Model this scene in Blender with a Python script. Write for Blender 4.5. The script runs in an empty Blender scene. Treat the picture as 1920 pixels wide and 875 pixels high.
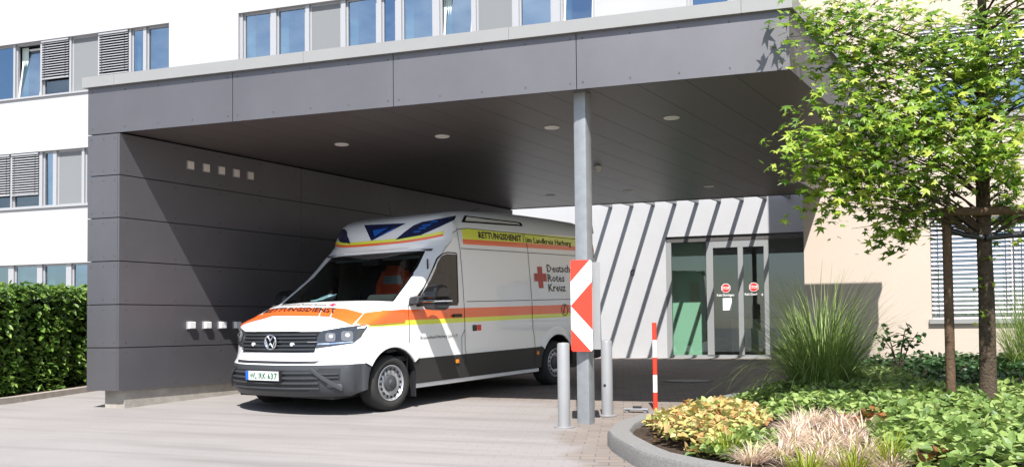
import bpy, bmesh, math, random
from mathutils import Vector, Matrix, noise
from mathutils.bvhtree import BVHTree
random.seed(7)
C = bpy.context.scene.collection
PI = math.pi
G = 1.093                                   # eye height above the foot of the post
SK = math.tan(0.2120)                       # the canopy's sides run at an angle to its front
YF, YB, YS, YW = 9.798, 19.547, 17.80, 22.70
X1, XL, XR = -8.687, -9.201, -0.320
HS, HC, HT = 3.667, 4.270, 4.409

# ---------------------------------------------------------------- camera
F, CXP, CYP, YAW, PIT, ROL = 1750.0, 960.0, 549.76, .3266, .0341, -.0103
def cam_axes():
    r = Vector((math.cos(YAW), math.sin(YAW), 0)); f = Vector((-math.sin(YAW), math.cos(YAW), 0)); u = Vector((0, 0, 1))
    f, u = math.cos(PIT)*f + math.sin(PIT)*u, math.cos(PIT)*u - math.sin(PIT)*f
    r, u = math.cos(ROL)*r + math.sin(ROL)*u, math.cos(ROL)*u - math.sin(ROL)*r
    return r, u, f
CR, CU, CF = cam_axes()
EYE = Vector((0, 0, G))
def ray(px, py): return CF + CR*((px-CXP)/F) + CU*((CYP-py)/F)
cd = bpy.data.cameras.new('camera'); cam = bpy.data.objects.new('camera', cd); C.objects.link(cam)
m3 = Matrix((CR, CU, -CF)).transposed(); cam.matrix_world = Matrix.Translation(EYE) @ m3.to_4x4()
cd.sensor_width = 36; cd.lens = F/1920*36; cd.shift_y = (CYP-437.5)/1920; cd.clip_end = 2000; cd.clip_start = .1
sc = bpy.context.scene; sc.camera = cam

# ---------------------------------------------------------------- materials
def mat(name, col, rough=.6, spec=.5, metal=0, var=.0, vscale=3.0, bump=0, bscale=60, coat=0, island=None, trans=0, detail=5):
    m = bpy.data.materials.new(name); m.use_nodes = True; nt = m.node_tree; N = nt.nodes; L = nt.links
    p = N['Principled BSDF']; p.inputs['Base Color'].default_value = (*col, 1); p.inputs['Roughness'].default_value = rough
    p.inputs['Specular IOR Level'].default_value = spec; p.inputs['Metallic'].default_value = metal
    if coat: p.inputs['Coat Weight'].default_value = coat; p.inputs['Coat Roughness'].default_value = .03
    out = None
    tc = N.new('ShaderNodeTexCoord')
    if var:
        n = N.new('ShaderNodeTexNoise'); n.inputs['Scale'].default_value = vscale; n.inputs['Detail'].default_value = detail; n.inputs['Roughness'].default_value = .65
        L.new(tc.outputs['Object'], n.inputs['Vector'])
        mr = N.new('ShaderNodeMapRange'); mr.inputs[1].default_value = .25; mr.inputs[2].default_value = .75; mr.inputs[3].default_value = 1-var; mr.inputs[4].default_value = 1+var
        L.new(n.outputs['Fac'], mr.inputs[0])
        hs = N.new('ShaderNodeHueSaturation'); hs.inputs['Color'].default_value = (*col, 1); L.new(mr.outputs[0], hs.inputs['Value'])
        L.new(hs.outputs[0], p.inputs['Base Color']); out = hs.outputs[0]
    if island:
        g = N.new('ShaderNodeNewGeometry'); cr = N.new('ShaderNodeValToRGB'); e = cr.color_ramp.elements
        while len(e) < len(island): e.new(.5)
        for i, c in enumerate(island): e[i].position = i/(len(island)-1); e[i].color = (*c, 1)
        L.new(g.outputs['Random Per Island'], cr.inputs[0]); L.new(cr.outputs[0], p.inputs['Base Color']); out = cr.outputs[0]
    if bump:
        n2 = N.new('ShaderNodeTexNoise'); n2.inputs['Scale'].default_value = bscale; n2.inputs['Detail'].default_value = 4
        L.new(tc.outputs['Object'], n2.inputs['Vector'])
        b = N.new('ShaderNodeBump'); b.inputs['Strength'].default_value = bump; b.inputs['Distance'].default_value = .02
        L.new(n2.outputs['Fac'], b.inputs['Height']); L.new(b.outputs[0], p.inputs['Normal'])
    if trans:
        t = N.new('ShaderNodeBsdfTranslucent'); t.inputs['Color'].default_value = (*col, 1)
        if out: L.new(out, t.inputs['Color'])
        mx = N.new('ShaderNodeMixShader'); mx.inputs[0].default_value = trans
        L.new(p.outputs[0], mx.inputs[1]); L.new(t.outputs[0], mx.inputs[2]); L.new(mx.outputs[0], N['Material Output'].inputs[0])
    return m
def glass(name, tint, gtint, fac=None, ior=1.5, rough=.01):
    m = bpy.data.materials.new(name); m.use_nodes = True; nt = m.node_tree; N = nt.nodes; L = nt.links; N.remove(N['Principled BSDF'])
    t = N.new('ShaderNodeBsdfTransparent'); t.inputs[0].default_value = (*tint, 1)
    g = N.new('ShaderNodeBsdfGlossy'); g.inputs['Color'].default_value = (*gtint, 1); g.inputs['Roughness'].default_value = rough
    mx = N.new('ShaderNodeMixShader')
    if fac is None:
        fr = N.new('ShaderNodeFresnel'); fr.inputs[0].default_value = ior; L.new(fr.outputs[0], mx.inputs[0])
    else: mx.inputs[0].default_value = fac
    L.new(t.outputs[0], mx.inputs[1]); L.new(g.outputs[0], mx.inputs[2]); L.new(mx.outputs[0], N['Material Output'].inputs[0])
    return m
M = {}
M['panel'] = mat('fibre cement panel', (.170, .166, .178), .55, .5, metal=.78, var=.10, vscale=.8, bump=.05, bscale=90)
M['gap'] = mat('shadow gap', (.01, .01, .01), .9)
M['coping'] = mat('light metal coping', (.27, .27, .265), .45, .5, var=.03)
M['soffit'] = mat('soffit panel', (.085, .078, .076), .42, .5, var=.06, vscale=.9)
M['concrete'] = mat('concrete plinth', (.36, .33, .29), .9, .2, var=.25, vscale=5, bump=.3)
M['galv'] = mat('galvanised steel', (.285, .30, .315), .45, .5, metal=.35, var=.14, vscale=9)
M['stucco'] = mat('white render', (.445, .445, .452), .95, .1, var=.05, vscale=.7, bump=.12, bscale=120)
M['cream'] = mat('cream render', (.54, .455, .38), .95, .1, var=.03, vscale=1.1, bump=.12, bscale=120)
M['alu'] = mat('window aluminium', (.40, .40, .41), .4, .5, metal=.2)
M['aluD'] = mat('door aluminium', (.30, .31, .31), .4, .5, metal=.2)
M['blind'] = mat('blind slats', (.36, .36, .37), .45, .5)
M['blindw'] = mat('pale blind slats', (.66, .64, .68), .4, .5)
M['screen'] = mat('grey roller screen', (.20, .21, .215), .8, .3)
M['pane'] = glass('sky tinted glass', (.22, .38, .42), (.52, .68, .86), fac=.47)  # gloss tint carries the blue of the mirrored sky
M['paneg'] = glass('grey glass', (.3, .35, .36), (.6, .7, .8), fac=.22)
M['doorglass'] = glass('door glass', (.72, .84, .78), (.85, .95, .95), fac=.11)
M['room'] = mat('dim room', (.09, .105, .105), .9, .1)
M['curtain'] = mat('pale curtain', (.62, .72, .68), .8, .2)
M['green'] = mat('green lobby wall', (.36, .56, .43), .7, .3)
M['white'] = mat('white plastic', (.75, .75, .73), .4, .5)
M['lens'] = mat('frosted lens', (.66, .64, .58), .3, .5)
M['black'] = mat('black plastic', (.02, .02, .022), .45, .5)
M['text'] = mat('black lettering', (.015, .015, .015), .5, .4)
M['whitetext'] = mat('white lettering', (.85, .85, .85), .5, .4)
M['red'] = mat('signal red', (.72, .03, .02), .4, .5)
M['signred'] = mat('reflective red', (.80, .05, .025), .35, .5)
M['signwhite'] = mat('reflective white', (.80, .80, .80), .35, .5)
M['silver'] = mat('silver paint', (.34, .34, .345), .4, .5, metal=.3, var=.05, vscale=6)
M['wood'] = mat('weathered stake', (.11, .070, .045), .9, .2, var=.4, vscale=14, bump=.5, bscale=40)
M['bark'] = mat('bark', (.075, .056, .04), .95, .1, var=.5, vscale=22, bump=.8, bscale=45)
M['soil'] = mat('bark mulch', (.055, .040, .030), 1, .1, var=.6, vscale=18, bump=1, bscale=40)
M['granite'] = mat('granite kerb', (.19, .184, .176), .85, .2, var=.35, vscale=60, bump=.2, bscale=90)
M['kerbc'] = mat('concrete kerb', (.33, .29, .25), .95, .2, var=.25, vscale=7, bump=.3)
M['iron'] = mat('cast iron', (.09, .085, .08), .6, .4, var=.3, vscale=20)
M['paper'] = mat('paper', (.80, .82, .82), .7, .2)
# van
M['paint'] = mat('white van paint', (.84, .84, .835), .22, .5, coat=.8)
M['orange'] = mat('fluorescent orange', (1.0, .155, .03), .3, .5, coat=.5)
M['yellow'] = mat('fluorescent yellow', (.82, .84, .07), .3, .5, coat=.5)
M['bumper'] = mat('dark grey bumper', (.042, .045, .050), .5, .5, var=.05)
M['clad'] = mat('grey side cladding', (.030, .029, .028), .5, .5)
M['blk'] = mat('gloss black trim', (.008, .008, .009), .25, .5)
M['seam'] = mat('panel gap', (.03, .03, .03), .8)
M['windscreen'] = glass('windscreen glass', (.62, .70, .66), (1, 1, 1), ior=1.45)
M['blue'] = mat('blue lens', (.004, .012, .06), .08, .6, coat=1)
M['blueled'] = mat('blue reflector', (.01, .10, .42), .2, .6)
M['chrome'] = mat('chrome', (.75, .76, .78), .08, .5, metal=1)
M['hlglass'] = mat('headlight housing', (.025, .027, .032), .1, .6, coat=1)
M['hllamp'] = mat('headlight reflector', (.13, .135, .15), .2, .6)
M['projector_glint'] = mat('headlight projector', (.5, .51, .53), .15, .6)  # pale spot with the lamp's bright glint put into its colour
M['rubber'] = mat('tyre rubber', (.035, .034, .033), .85, .25, var=.2, vscale=12)
M['rim'] = mat('steel rim', (.46, .47, .49), .35, .5, metal=.5)
M['hub'] = mat('hub cap', (.055, .057, .062), .5, .5)
M['dash'] = mat('dashboard', (.05, .052, .055), .7, .3, var=.1)
M['seat'] = mat('seat fabric', (.03, .03, .033), .9, .2)
M['cabin'] = mat('cab lining', (.22, .22, .21), .8, .2)
M['jacket'] = mat('orange jacket cloth', (.75, .085, .03), .8, .2, var=.25, vscale=9)
M['amber'] = mat('amber reflector', (.75, .22, .02), .25, .6)
M['plateblue'] = mat('plate blue', (.02, .12, .55), .4, .5)
M['plategreen'] = mat('plate green lettering', (.03, .14, .07), .5, .4)
M['crossred'] = mat('red cross foil', (.52, .06, .045), .4, .4)
M['greytext'] = mat('dark grey lettering', (.09, .075, .07), .5, .4)
M['pinkred'] = mat('small red cross foil', (.75, .02, .10), .4, .4)

# ---------------------------------------------------------------- helpers
def tag(o, label=None, cat=None, group=None, kind=None):
    if label: o['label'] = label
    if cat: o['category'] = cat
    if group: o['group'] = group
    if kind: o['kind'] = kind
    return o
def empty(name, loc, label=None, cat=None, group=None):
    o = bpy.data.objects.new(name, None); o.location = loc; o.empty_display_size = .2; C.objects.link(o)
    return tag(o, label, cat, group)
def skw(p): return (p[0]+SK*(p[1]-YF), p[1], p[2])
class MB:
    def __init__(s, T=None): s.v = []; s.f = []; s.m = []; s.T = T
    def add(s, vs, fs, mi=0):
        b = len(s.v); s.v += [s.T(p) if s.T else tuple(p) for p in vs]; s.f += [tuple(i+b for i in f) for f in fs]; s.m += [mi]*len(fs)
    def box(s, x0, x1, y0, y1, z0, z1, mi=0):
        s.add([(x0,y0,z0),(x1,y0,z0),(x1,y1,z0),(x0,y1,z0),(x0,y0,z1),(x1,y0,z1),(x1,y1,z1),(x0,y1,z1)],
              [(0,3,2,1),(4,5,6,7),(0,1,5,4),(1,2,6,5),(2,3,7,6),(3,0,4,7)], mi)
    def quad(s, a, b, c, d, mi=0): s.add([a,b,c,d], [(0,1,2,3)], mi)
    def prism(s, poly, h0, h1, axis='z', mi=0):
        f = {'z': lambda p,h: (p[0],p[1],h), 'y': lambda p,h: (p[0],h,p[1]), 'x': lambda p,h: (h,p[0],p[1])}[axis]
        n = len(poly); s.add([f(p,h0) for p in poly]+[f(p,h1) for p in poly],
            [tuple(range(n))[::-1], tuple(range(n,2*n))]+[(i,(i+1)%n,n+(i+1)%n,n+i) for i in range(n)], mi)
    def tube(s, path, rad, n=10, mi=0, caps=True):
        P = [Vector(p) for p in path]; R = rad if isinstance(rad, (list,tuple)) else [rad]*len(P); b = len(s.v); vs = []; fs = []
        ref = None
        for i, p in enumerate(P):
            d = (P[min(i+1,len(P)-1)]-P[max(i-1,0)]).normalized()
            if ref is None: ref = d.orthogonal().normalized()
            a = (ref-d*ref.dot(d)).normalized(); ref = a; c = d.cross(a)
            vs += [tuple(p+(a*math.cos(2*PI*k/n)+c*math.sin(2*PI*k/n))*R[i]) for k in range(n)]
        for i in range(len(P)-1):
            fs += [(i*n+k, i*n+(k+1)%n, (i+1)*n+(k+1)%n, (i+1)*n+k) for k in range(n)]
        if caps: fs += [tuple(range(n))[::-1], tuple((len(P)-1)*n+k for k in range(n))]
        s.add(vs, fs, mi)
    def lathe(s, prof, n=32, axis='y', o=(0,0,0), mi=0, close=False):
        # prof: (axial, radius); axis y
        vs = []; fs = []; k = len(prof)
        for i in range(n):
            a = 2*PI*i/n
            for (h, r) in prof:
                q = (r*math.cos(a), h, r*math.sin(a)) if axis == 'y' else (r*math.cos(a), r*math.sin(a), h)
                vs.append((q[0]+o[0], q[1]+o[1], q[2]+o[2]))
        for i in range(n):
            for j in range(k-1): fs.append((i*k+j, ((i+1)%n)*k+j, ((i+1)%n)*k+j+1, i*k+j+1))
        s.add(vs, fs, mi)
    def build(s, name, mats, parent=None, smooth=None, bevel=0, loc=None):
        me = bpy.data.meshes.new(name); me.from_pydata(s.v, [], s.f)
        for m in (mats if isinstance(mats, (list,tuple)) else [mats]): me.materials.append(M[m] if isinstance(m, str) else m)
        me.polygons.foreach_set('material_index', s.m); me.update()
        o = bpy.data.objects.new(name, me); C.objects.link(o)
        if parent: o.parent = parent
        if smooth:
            bm = bmesh.new(); bm.from_mesh(me); bmesh.ops.remove_doubles(bm, verts=bm.verts, dist=1e-5); bmesh.ops.recalc_face_normals(bm, faces=bm.faces); bm.to_mesh(me); bm.free()
            me.polygons.foreach_set('use_smooth', [True]*len(me.polygons)); me.set_sharp_from_angle(angle=math.radians(smooth))
        if bevel:
            b = o.modifiers.new('bevel', 'BEVEL'); b.width = bevel; b.segments = 2; b.limit_method = 'ANGLE'
        if loc: o.location = loc
        return o
def shift(mb, o):
    "moves a mesh collection so that it is built round its thing's base"
    mb.v = [(p[0]-o[0], p[1]-o[1], p[2]-o[2]) for p in mb.v]; return mb
def text_mesh(body, bold=0.0, shear=0, res=2):
    "flat lettering: list of 2D vertices scaled to height 1 (cap height) and faces; width"
    cu = bpy.data.curves.new('lettering', 'FONT'); cu.body = body; cu.size = 1; cu.offset = bold; cu.shear = shear; cu.resolution_u = res; cu.fill_mode = 'FRONT'
    o = bpy.data.objects.new('lettering', cu); C.objects.link(o); dg = bpy.context.evaluated_depsgraph_get()
    me = bpy.data.meshes.new_from_object(o.evaluated_get(dg)); vs = [tuple(v.co) for v in me.vertices]; fs = [tuple(p.vertices) for p in me.polygons]
    bpy.data.objects.remove(o); bpy.data.curves.remove(cu); bpy.data.meshes.remove(me)
    xs = [v[0] for v in vs]; x0, x1 = min(xs), max(xs); cap = .70
    return [((v[0]-x0)/cap, v[1]/cap) for v in vs], fs, (x1-x0)/cap
def smoothstep(a, b, x):
    t = max(0, min(1, (x-a)/(b-a))); return t*t*(3-2*t)
def gz(x, y):
    z = .036*(min(max(y,10),14.5)-10)+.0126*(max(y,14.5)-14.5)
    if y < 10: z = -.004*(10-y)*smoothstep(10,4,y)
    k = .011*max(0, -2.5-max(x,-12))*(1-smoothstep(11,16,y))
    return z+k

# ---------------------------------------------------------------- sky, sun
w = bpy.data.worlds.new('World'); sc.world = w; w.use_nodes = True; N = w.node_tree.nodes; L = w.node_tree.links
SUN = Vector((-.181, .667, -1.0)).normalized()
el = math.asin(-SUN.z); az = math.atan2(-SUN.x, -SUN.y)
sky = N.new('ShaderNodeTexSky'); sky.sky_type = 'NISHITA'; sky.sun_disc = False; sky.sun_elevation = el; sky.sun_rotation = az; sky.air_density = 1.0; sky.dust_density = .6; sky.ozone_density = 1.5
tc = N.new('ShaderNodeTexCoord'); mp = N.new('ShaderNodeMapping'); mp.inputs['Scale'].default_value = (3.2, 3.2, 6); L.new(tc.outputs['Generated'], mp.inputs[0])
nz = N.new('ShaderNodeTexNoise'); nz.inputs['Scale'].default_value = 1.6; nz.inputs['Detail'].default_value = 8; nz.inputs['Roughness'].default_value = .58; L.new(mp.outputs[0], nz.inputs['Vector'])
mr = N.new('ShaderNodeMapRange'); mr.inputs[1].default_value = .46; mr.inputs[2].default_value = .68; mr.inputs[3].default_value = 0; mr.inputs[4].default_value = .85; L.new(nz.outputs['Fac'], mr.inputs[0])
mx = N.new('ShaderNodeMixRGB'); mx.inputs[2].default_value = (9, 9.4, 10, 1); L.new(mr.outputs[0], mx.inputs[0]); L.new(sky.outputs[0], mx.inputs[1])
L.new(mx.outputs[0], N['Background'].inputs[0]); N['Background'].inputs[1].default_value = .095
sd = bpy.data.lights.new('sun', 'SUN'); sd.energy = 4.8; sd.angle = math.radians(.53); sd.color = (1, .97, .93)
so = bpy.data.objects.new('sun', sd); C.objects.link(so); so.rotation_euler = SUN.to_track_quat('-Z', 'Y').to_euler(); so.location = (5, -10, 30)
sc.view_settings.view_transform = 'Standard'; sc.view_settings.look = 'None'; sc.view_settings.gamma = 1; sc.view_settings.exposure = .92
sc.cycles.use_denoising = True; sc.cycles.max_bounces = 8; sc.cycles.transparent_max_bounces = 16; sc.cycles.caustics_reflective = False; sc.cycles.caustics_refractive = False
try: sc.cycles.denoiser = 'OPENIMAGEDENOISE'
except Exception: pass

# ---------------------------------------------------------------- ground
def axis(lo, hi, step, far): return [-far, -far/3, lo-15]+[lo+i*step for i in range(int(round((hi-lo)/step))+1)]+[hi+15, far/3, far]
xs = axis(-16, 8, .5, 600); ys = axis(-2, 24, .5, 600); mb = MB(); nx = len(xs)
mb.add([(x, y, gz(x, y)) for y in ys for x in xs], [(j*nx+i, j*nx+i+1, (j+1)*nx+i+1, (j+1)*nx+i) for j in range(len(ys)-1) for i in range(nx-1)])
def ground_material():
    m = bpy.data.materials.new('driveway and pavers'); m.use_nodes = True; nt = m.node_tree; N = nt.nodes; L = nt.links; p = N['Principled BSDF']
    tc = N.new('ShaderNodeTexCoord'); sep = N.new('ShaderNodeSeparateXYZ'); L.new(tc.outputs['Object'], sep.inputs[0])
    def ns(scale, det=6, rough=.6, vec=None):
        n = N.new('ShaderNodeTexNoise'); n.inputs['Scale'].default_value = scale; n.inputs['Detail'].default_value = det; n.inputs['Roughness'].default_value = rough
        L.new(vec or tc.outputs['Object'], n.inputs['Vector']); return n.outputs['Fac']
    def mth(op, a, b):
        n = N.new('ShaderNodeMath'); n.operation = op
        for i, q in enumerate((a, b)):
            if isinstance(q, (int, float)): n.inputs[i].default_value = q
            else: L.new(q, n.inputs[i])
        return n.outputs[0]
    def rng(v, a, b, c, d):
        n = N.new('ShaderNodeMapRange'); L.new(v, n.inputs[0])
        for i, q in enumerate((a, b, c, d)): n.inputs[i+1].default_value = q
        return n.outputs[0]
    def mixc(f, a, b):
        n = N.new('ShaderNodeMixRGB'); L.new(f, n.inputs[0])
        for i, q in ((1, a), (2, b)):
            if isinstance(q, tuple): n.inputs[i].default_value = (*q, 1)
            else: L.new(q, n.inputs[i])
        return n.outputs[0]
    # worn asphalt, wheel-polished streaks running along the driveway
    mp = N.new('ShaderNodeMapping'); mp.inputs['Rotation'].default_value = (0, 0, math.radians(62)); mp.inputs['Scale'].default_value = (.16, 2.6, 1); L.new(tc.outputs['Object'], mp.inputs[0])
    a1 = mixc(rng(ns(.45), .3, .7, 0, 1), (.250, .232, .224), (.315, .292, .282))
    a2 = mixc(rng(ns(1.3, 7, .65, mp.outputs[0]), .48, .70, 0, .8), a1, (.185, .170, .162))
    a3 = mixc(rng(ns(140, 2), .35, .7, 0, .6), a2, (.17, .155, .147))
    a3 = mixc(rng(ns(6, 8, .75), .64, .72, 0, .75), a3, (.13, .118, .11))
    # block pavers
    mb_ = N.new('ShaderNodeMapping'); mb_.inputs['Rotation'].default_value = (0, 0, math.radians(-12)); L.new(tc.outputs['Object'], mb_.inputs[0])
    bt = N.new('ShaderNodeTexBrick'); bt.inputs['Scale'].default_value = 1; bt.inputs['Brick Width'].default_value = .24; bt.inputs['Row Height'].default_value = .16; bt.inputs['Mortar Size'].default_value = .006; bt.inputs['Mortar Smooth'].default_value = .2
    bt.inputs['Color1'].default_value = (.215, .180, .154, 1); bt.inputs['Color2'].default_value = (.170, .145, .128, 1); bt.inputs['Mortar'].default_value = (.10, .085, .075, 1); L.new(mb_.outputs[0], bt.inputs[0])
    b1 = mixc(rng(ns(2.2), .35, .75, 0, .6), bt.outputs['Color'], (.235, .205, .183))
    # dust worn over the pavers where wheels run
    dx = mth('ADD', mth('MULTIPLY', sep.outputs[0], .80), mth('ADD', mth('MULTIPLY', sep.outputs[1], .26), ns(1.5)))   # across the worn edge
    dust = mth('MULTIPLY', rng(dx, .98, .78, 0, 1), rng(sep.outputs[1], 12.1, 11.6, 0, 1))
    dusted = mixc(rng(bt.outputs['Fac'], 0, 1, 0, .45), a3, (.19, .17, .16))
    b2 = mixc(dust, b1, dusted)
    # edge between asphalt and pavers
    e = mth('ADD', mth('ADD', mth('MULTIPLY', sep.outputs[0], .853), mth('MULTIPLY', sep.outputs[1], .522)), mth('MULTIPLY', ns(3), .1))
    f = rng(mth('ADD', e, mth('MULTIPLY', ns(.9), 1.6)), 1.55, 2.55, 0, 1)
    col = mixc(f, a3, b2)
    L.new(col, p.inputs['Base Color']); p.inputs['Roughness'].default_value = .9; p.inputs['Specular IOR Level'].default_value = .25
    bp = N.new('ShaderNodeBump'); bp.inputs['Strength'].default_value = .25; bp.inputs['Distance'].default_value = .01
    hh = mth('ADD', mth('MULTIPLY', ns(160, 2), .6), mth('MULTIPLY', mth('MULTIPLY', bt.outputs['Fac'], f), -1.0)); L.new(hh, bp.inputs['Height']); L.new(bp.outputs[0], p.inputs['Normal'])
    return m
tag(mb.build('driveway', ground_material(), smooth=60), kind='structure')
# ---------------------------------------------------------------- canopy
can = empty('entrance_canopy', (XL, YF, gz(XL, YF)), 'dark grey panelled entrance canopy with side wall, open above the ambulance', 'canopy')
ORG = tuple(can.location)
def cpart(mb, name, mats, parent=can, **k): return shift(mb, ORG).build(name, mats, parent, **k)
g = .005
mb = MB(skw)                                   # front fascia: four panels, screws
fx = [XL, -6.96, -4.755, -2.55, XR]
mb.box(XL+.02, XR-.02, YF+.03, YF+.10, HS+.01, HC, 1)
for i in range(4):
    mb.box(fx[i]+(g if i else 0), fx[i+1]-(g if i < 3 else 0), YF, YF+.03, HS-.012, HC)
    for k in range(5):
        for zz in (HS+.06, HC-.06): 
            xx = fx[i]+.07+(fx[i+1]-fx[i]-.14)*k/4; mb.box(xx-.008, xx+.008, YF-.004, YF, zz-.008, zz+.008, 2)
nY = [YF+.03, 11.8, 13.8, 15.8, YS]            # right-hand side of the slab
mb.box(XR-.10, XR-.03, YF+.1, YS-.02, HS+.01, HC, 1)
for i in range(4): mb.box(XR-.03, XR, nY[i]+(g if i else .002), nY[i+1]-g, HS-.012, HC)
AN = -2.2
mb.box(AN+.03, XR-.1, YS-.03, YS, HS-.012, HC); mb.box(AN, AN+.03, YS-.03, YB, HS-.012, HC)
mb.box(XL, AN, YB-.03, YB, HS-.012, HC)
cpart(mb, 'fascia', ['panel', 'gap', 'iron'])
mb = MB(skw)
cj = [XL-.05, -8.73, -5.915, -3.3, -.775, XR+.05]
for i in range(5): mb.box(cj[i]+.002, cj[i+1]-.002, YF-.05, YF+.35, HC, HT)
mb.box(XR-.35, XR+.05, YF+.352, YS+.05, HC, HT); mb.box(XL-.05, XL+.3, YF+.352, YB, HC, HT); mb.box(AN-.3, XR-.352, YS-.3, YS+.05, HC, HT)
cpart(mb, 'coping', 'coping')
mb = MB(skw); mb.box(XL+.31, XR-.36, YF+.36, YS-.31, HC-.03, HC+.02); mb.box(XL+.31, AN-.02, YS-.305, YB-.04, HC-.03, HC+.02)
cpart(mb, 'roof_deck', 'gap')
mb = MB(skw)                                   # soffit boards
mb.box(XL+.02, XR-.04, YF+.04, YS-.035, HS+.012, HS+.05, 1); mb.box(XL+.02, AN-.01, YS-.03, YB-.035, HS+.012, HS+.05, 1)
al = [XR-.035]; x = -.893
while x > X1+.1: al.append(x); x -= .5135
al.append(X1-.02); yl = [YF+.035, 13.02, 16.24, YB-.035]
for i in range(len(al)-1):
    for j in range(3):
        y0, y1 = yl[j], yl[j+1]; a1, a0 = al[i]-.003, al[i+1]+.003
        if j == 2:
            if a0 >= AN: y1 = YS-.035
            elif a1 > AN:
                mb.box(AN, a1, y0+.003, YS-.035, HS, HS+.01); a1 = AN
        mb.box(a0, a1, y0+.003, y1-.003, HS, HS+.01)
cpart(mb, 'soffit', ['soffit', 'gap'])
rows = [HS-.02, 3.101, 2.545, 1.980, 1.416, .857, .295]
mb = MB(skw)                                   # side wall: six courses of panels
mb.box(XL+.03, X1-.03, YF+.03, YB-.02, .30, HS-.01, 1)
yj = [YF, 13.06, 16.32, YB]
for i in range(6):
    z1, z0 = rows[i]-.006, rows[i+1]+.006
    mb.box(XL, X1-.032, YF, YF+.028, z0, z1)
    for j in range(3): mb.box(X1-.028, X1, yj[j]+(.005 if j else 0), yj[j+1]-(.005 if j < 2 else 0), z0, z1)
    mb.box(XL, XL+.028, YF+.03, YB, z0, z1); mb.box(XL+.03, X1-.03, YB-.018, YB+.01, z0, z1)
    for zz in (z0+.06, z1-.06):
        for xx in (XL+.06, (XL+X1)/2, X1-.08): mb.box(xx-.009, xx+.009, YF-.004, YF, zz-.009, zz+.009, 2)
        for j in range(3):
            for k in range(5):
                yy = yj[j]+.10+(yj[j+1]-yj[j]-.2)*k/4; mb.box(X1, X1+.004, yy-.012, yy+.012, zz-.009, zz+.009, 2)
cpart(mb, 'side_wall', ['panel', 'gap', 'iron'])
mb = MB(skw)
pj = [YF+.12, 11.55, 12.45, 13.4, 14.4, 15.4, 16.4, 17.4, 18.4, YB-.05]
for i in range(len(pj)-1): mb.box(XL+.16, X1-.04, pj[i]+.003, pj[i+1]-.003, -.15, .30)
cpart(mb, 'plinth', 'concrete')
mb = MB(); pa = .212; px_, py_ = -2.56, 10.07   # galvanised square post, turned with the canopy's depth
def rotp(x, y, a, o): return (o[0]+x*math.cos(a)+y*math.sin(a), o[1]-x*math.sin(a)+y*math.cos(a))
for hw, z0, z1 in ((.076, -.02, HS),):
    q = []
    for sx, sy in ((-1,-1),(1,-1),(1,1),(-1,1)):
        for k in range(3):
            a0 = math.atan2(sy, sx); ang = a0-PI/4+k*PI/4; q.append(rotp(sx*(hw-.016)+.016*math.cos(ang), sy*(hw-.016)+.016*math.sin(ang), pa, (px_, py_)))
    mb.prism(q, z0, z1)
cpart(mb, 'post', 'galv', smooth=40)
for k in range(9):                             # open beams between canopy and white wall
    mb = MB(); xw = -5.06+.53*k; mb.add([skw_ for skw_ in [(xw-SK*(YW-y)+dx, y, z) for y in (YB+.012, YW-.01) for dx in (-.035, .035) for z in (3.99, 4.10)]], [(0,1,3,2),(4,6,7,5),(0,4,5,1),(2,3,7,6),(1,5,7,3),(0,2,6,4)])
    cpart(mb, 'pergola_beam', 'galv')
row_names = ['beside the dark side wall', 'over the ambulance beacon', 'just left of the galvanised post', 'right of the galvanised post']
def downlight(x, y, lab):
    t = empty('ceiling_light', (x, y, HS), lab, 'ceiling light', 'round lights recessed in the soffit')
    m = MB(); m.lathe([(.0, .062), (-.006, .062), (-.012, .075), (-.012, .092), (-.006, .10), (.004, .10)], 24, 'z'); m.build('trim_ring', 'white', t, smooth=40)
    m = MB(); m.lathe([(-.003, .0005), (-.003, .064)], 24, 'z'); m.build('lens', 'lens', t)
for i, x in enumerate((-6.46, -4.92, -3.37, -1.81)): downlight(x, 11.64, 'round soffit light, front row, '+['farthest from the post, above the ambulance bonnet', 'above the ambulance roof and blue lights', 'just left of the galvanised post', 'alone on the right side of the post'][i])
for i, x in enumerate((-5.18, -3.62, -2.08, -.53)): downlight(x, 17.77, 'round soffit light, back row, '+['left of the post above the ambulance tail', 'first to the right of the post', 'above the left half of the glass door', 'above the right end of the glass door'][i])
t = empty('motion_sensor', (-3.52, 14.81, HS), 'small white sensor dome hanging from the soffit beside the post', 'sensor')
m = MB(); m.lathe([(0, .065), (-.03, .065), (-.035, .06)], 20, 'z'); m.build('base', 'white', t, smooth=40)
m = MB(); m.lathe([(-.035, .055), (-.06, .05), (-.085, .03), (-.092, .001)], 20, 'z'); m.build('dome', 'lens', t, smooth=60)
ord5 = ['first from the front edge', 'second from the front edge', 'middle one', 'fourth from the front edge', 'deepest under the canopy']
for zc, nm, hh in ((3.383, 'upper', .06), (1.141, 'lower', .055)):
    for k in range(5):
        y = 10.905+.2735*k; p = skw((X1, y, zc))
        t = empty('wall_light', p, 'small square lamp, %s row on the dark side wall, %s' % (nm, ord5[k]), 'wall light', 'square lamps on the side wall')
        m = MB(lambda q: (q[0]+SK*q[1], q[1], q[2])); m.box(.001, .012, -.062, .062, -hh, hh); m.build('back_plate', 'silver', t)
        m = MB(lambda q: (q[0]+SK*q[1], q[1], q[2])); d = .055 if nm == 'lower' else .022; m.box(.0125, d, -.05, .05, -hh+.008, hh-.008); m.build('lamp_cover', 'white' if nm == 'lower' else 'lens', t, bevel=.006)

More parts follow.
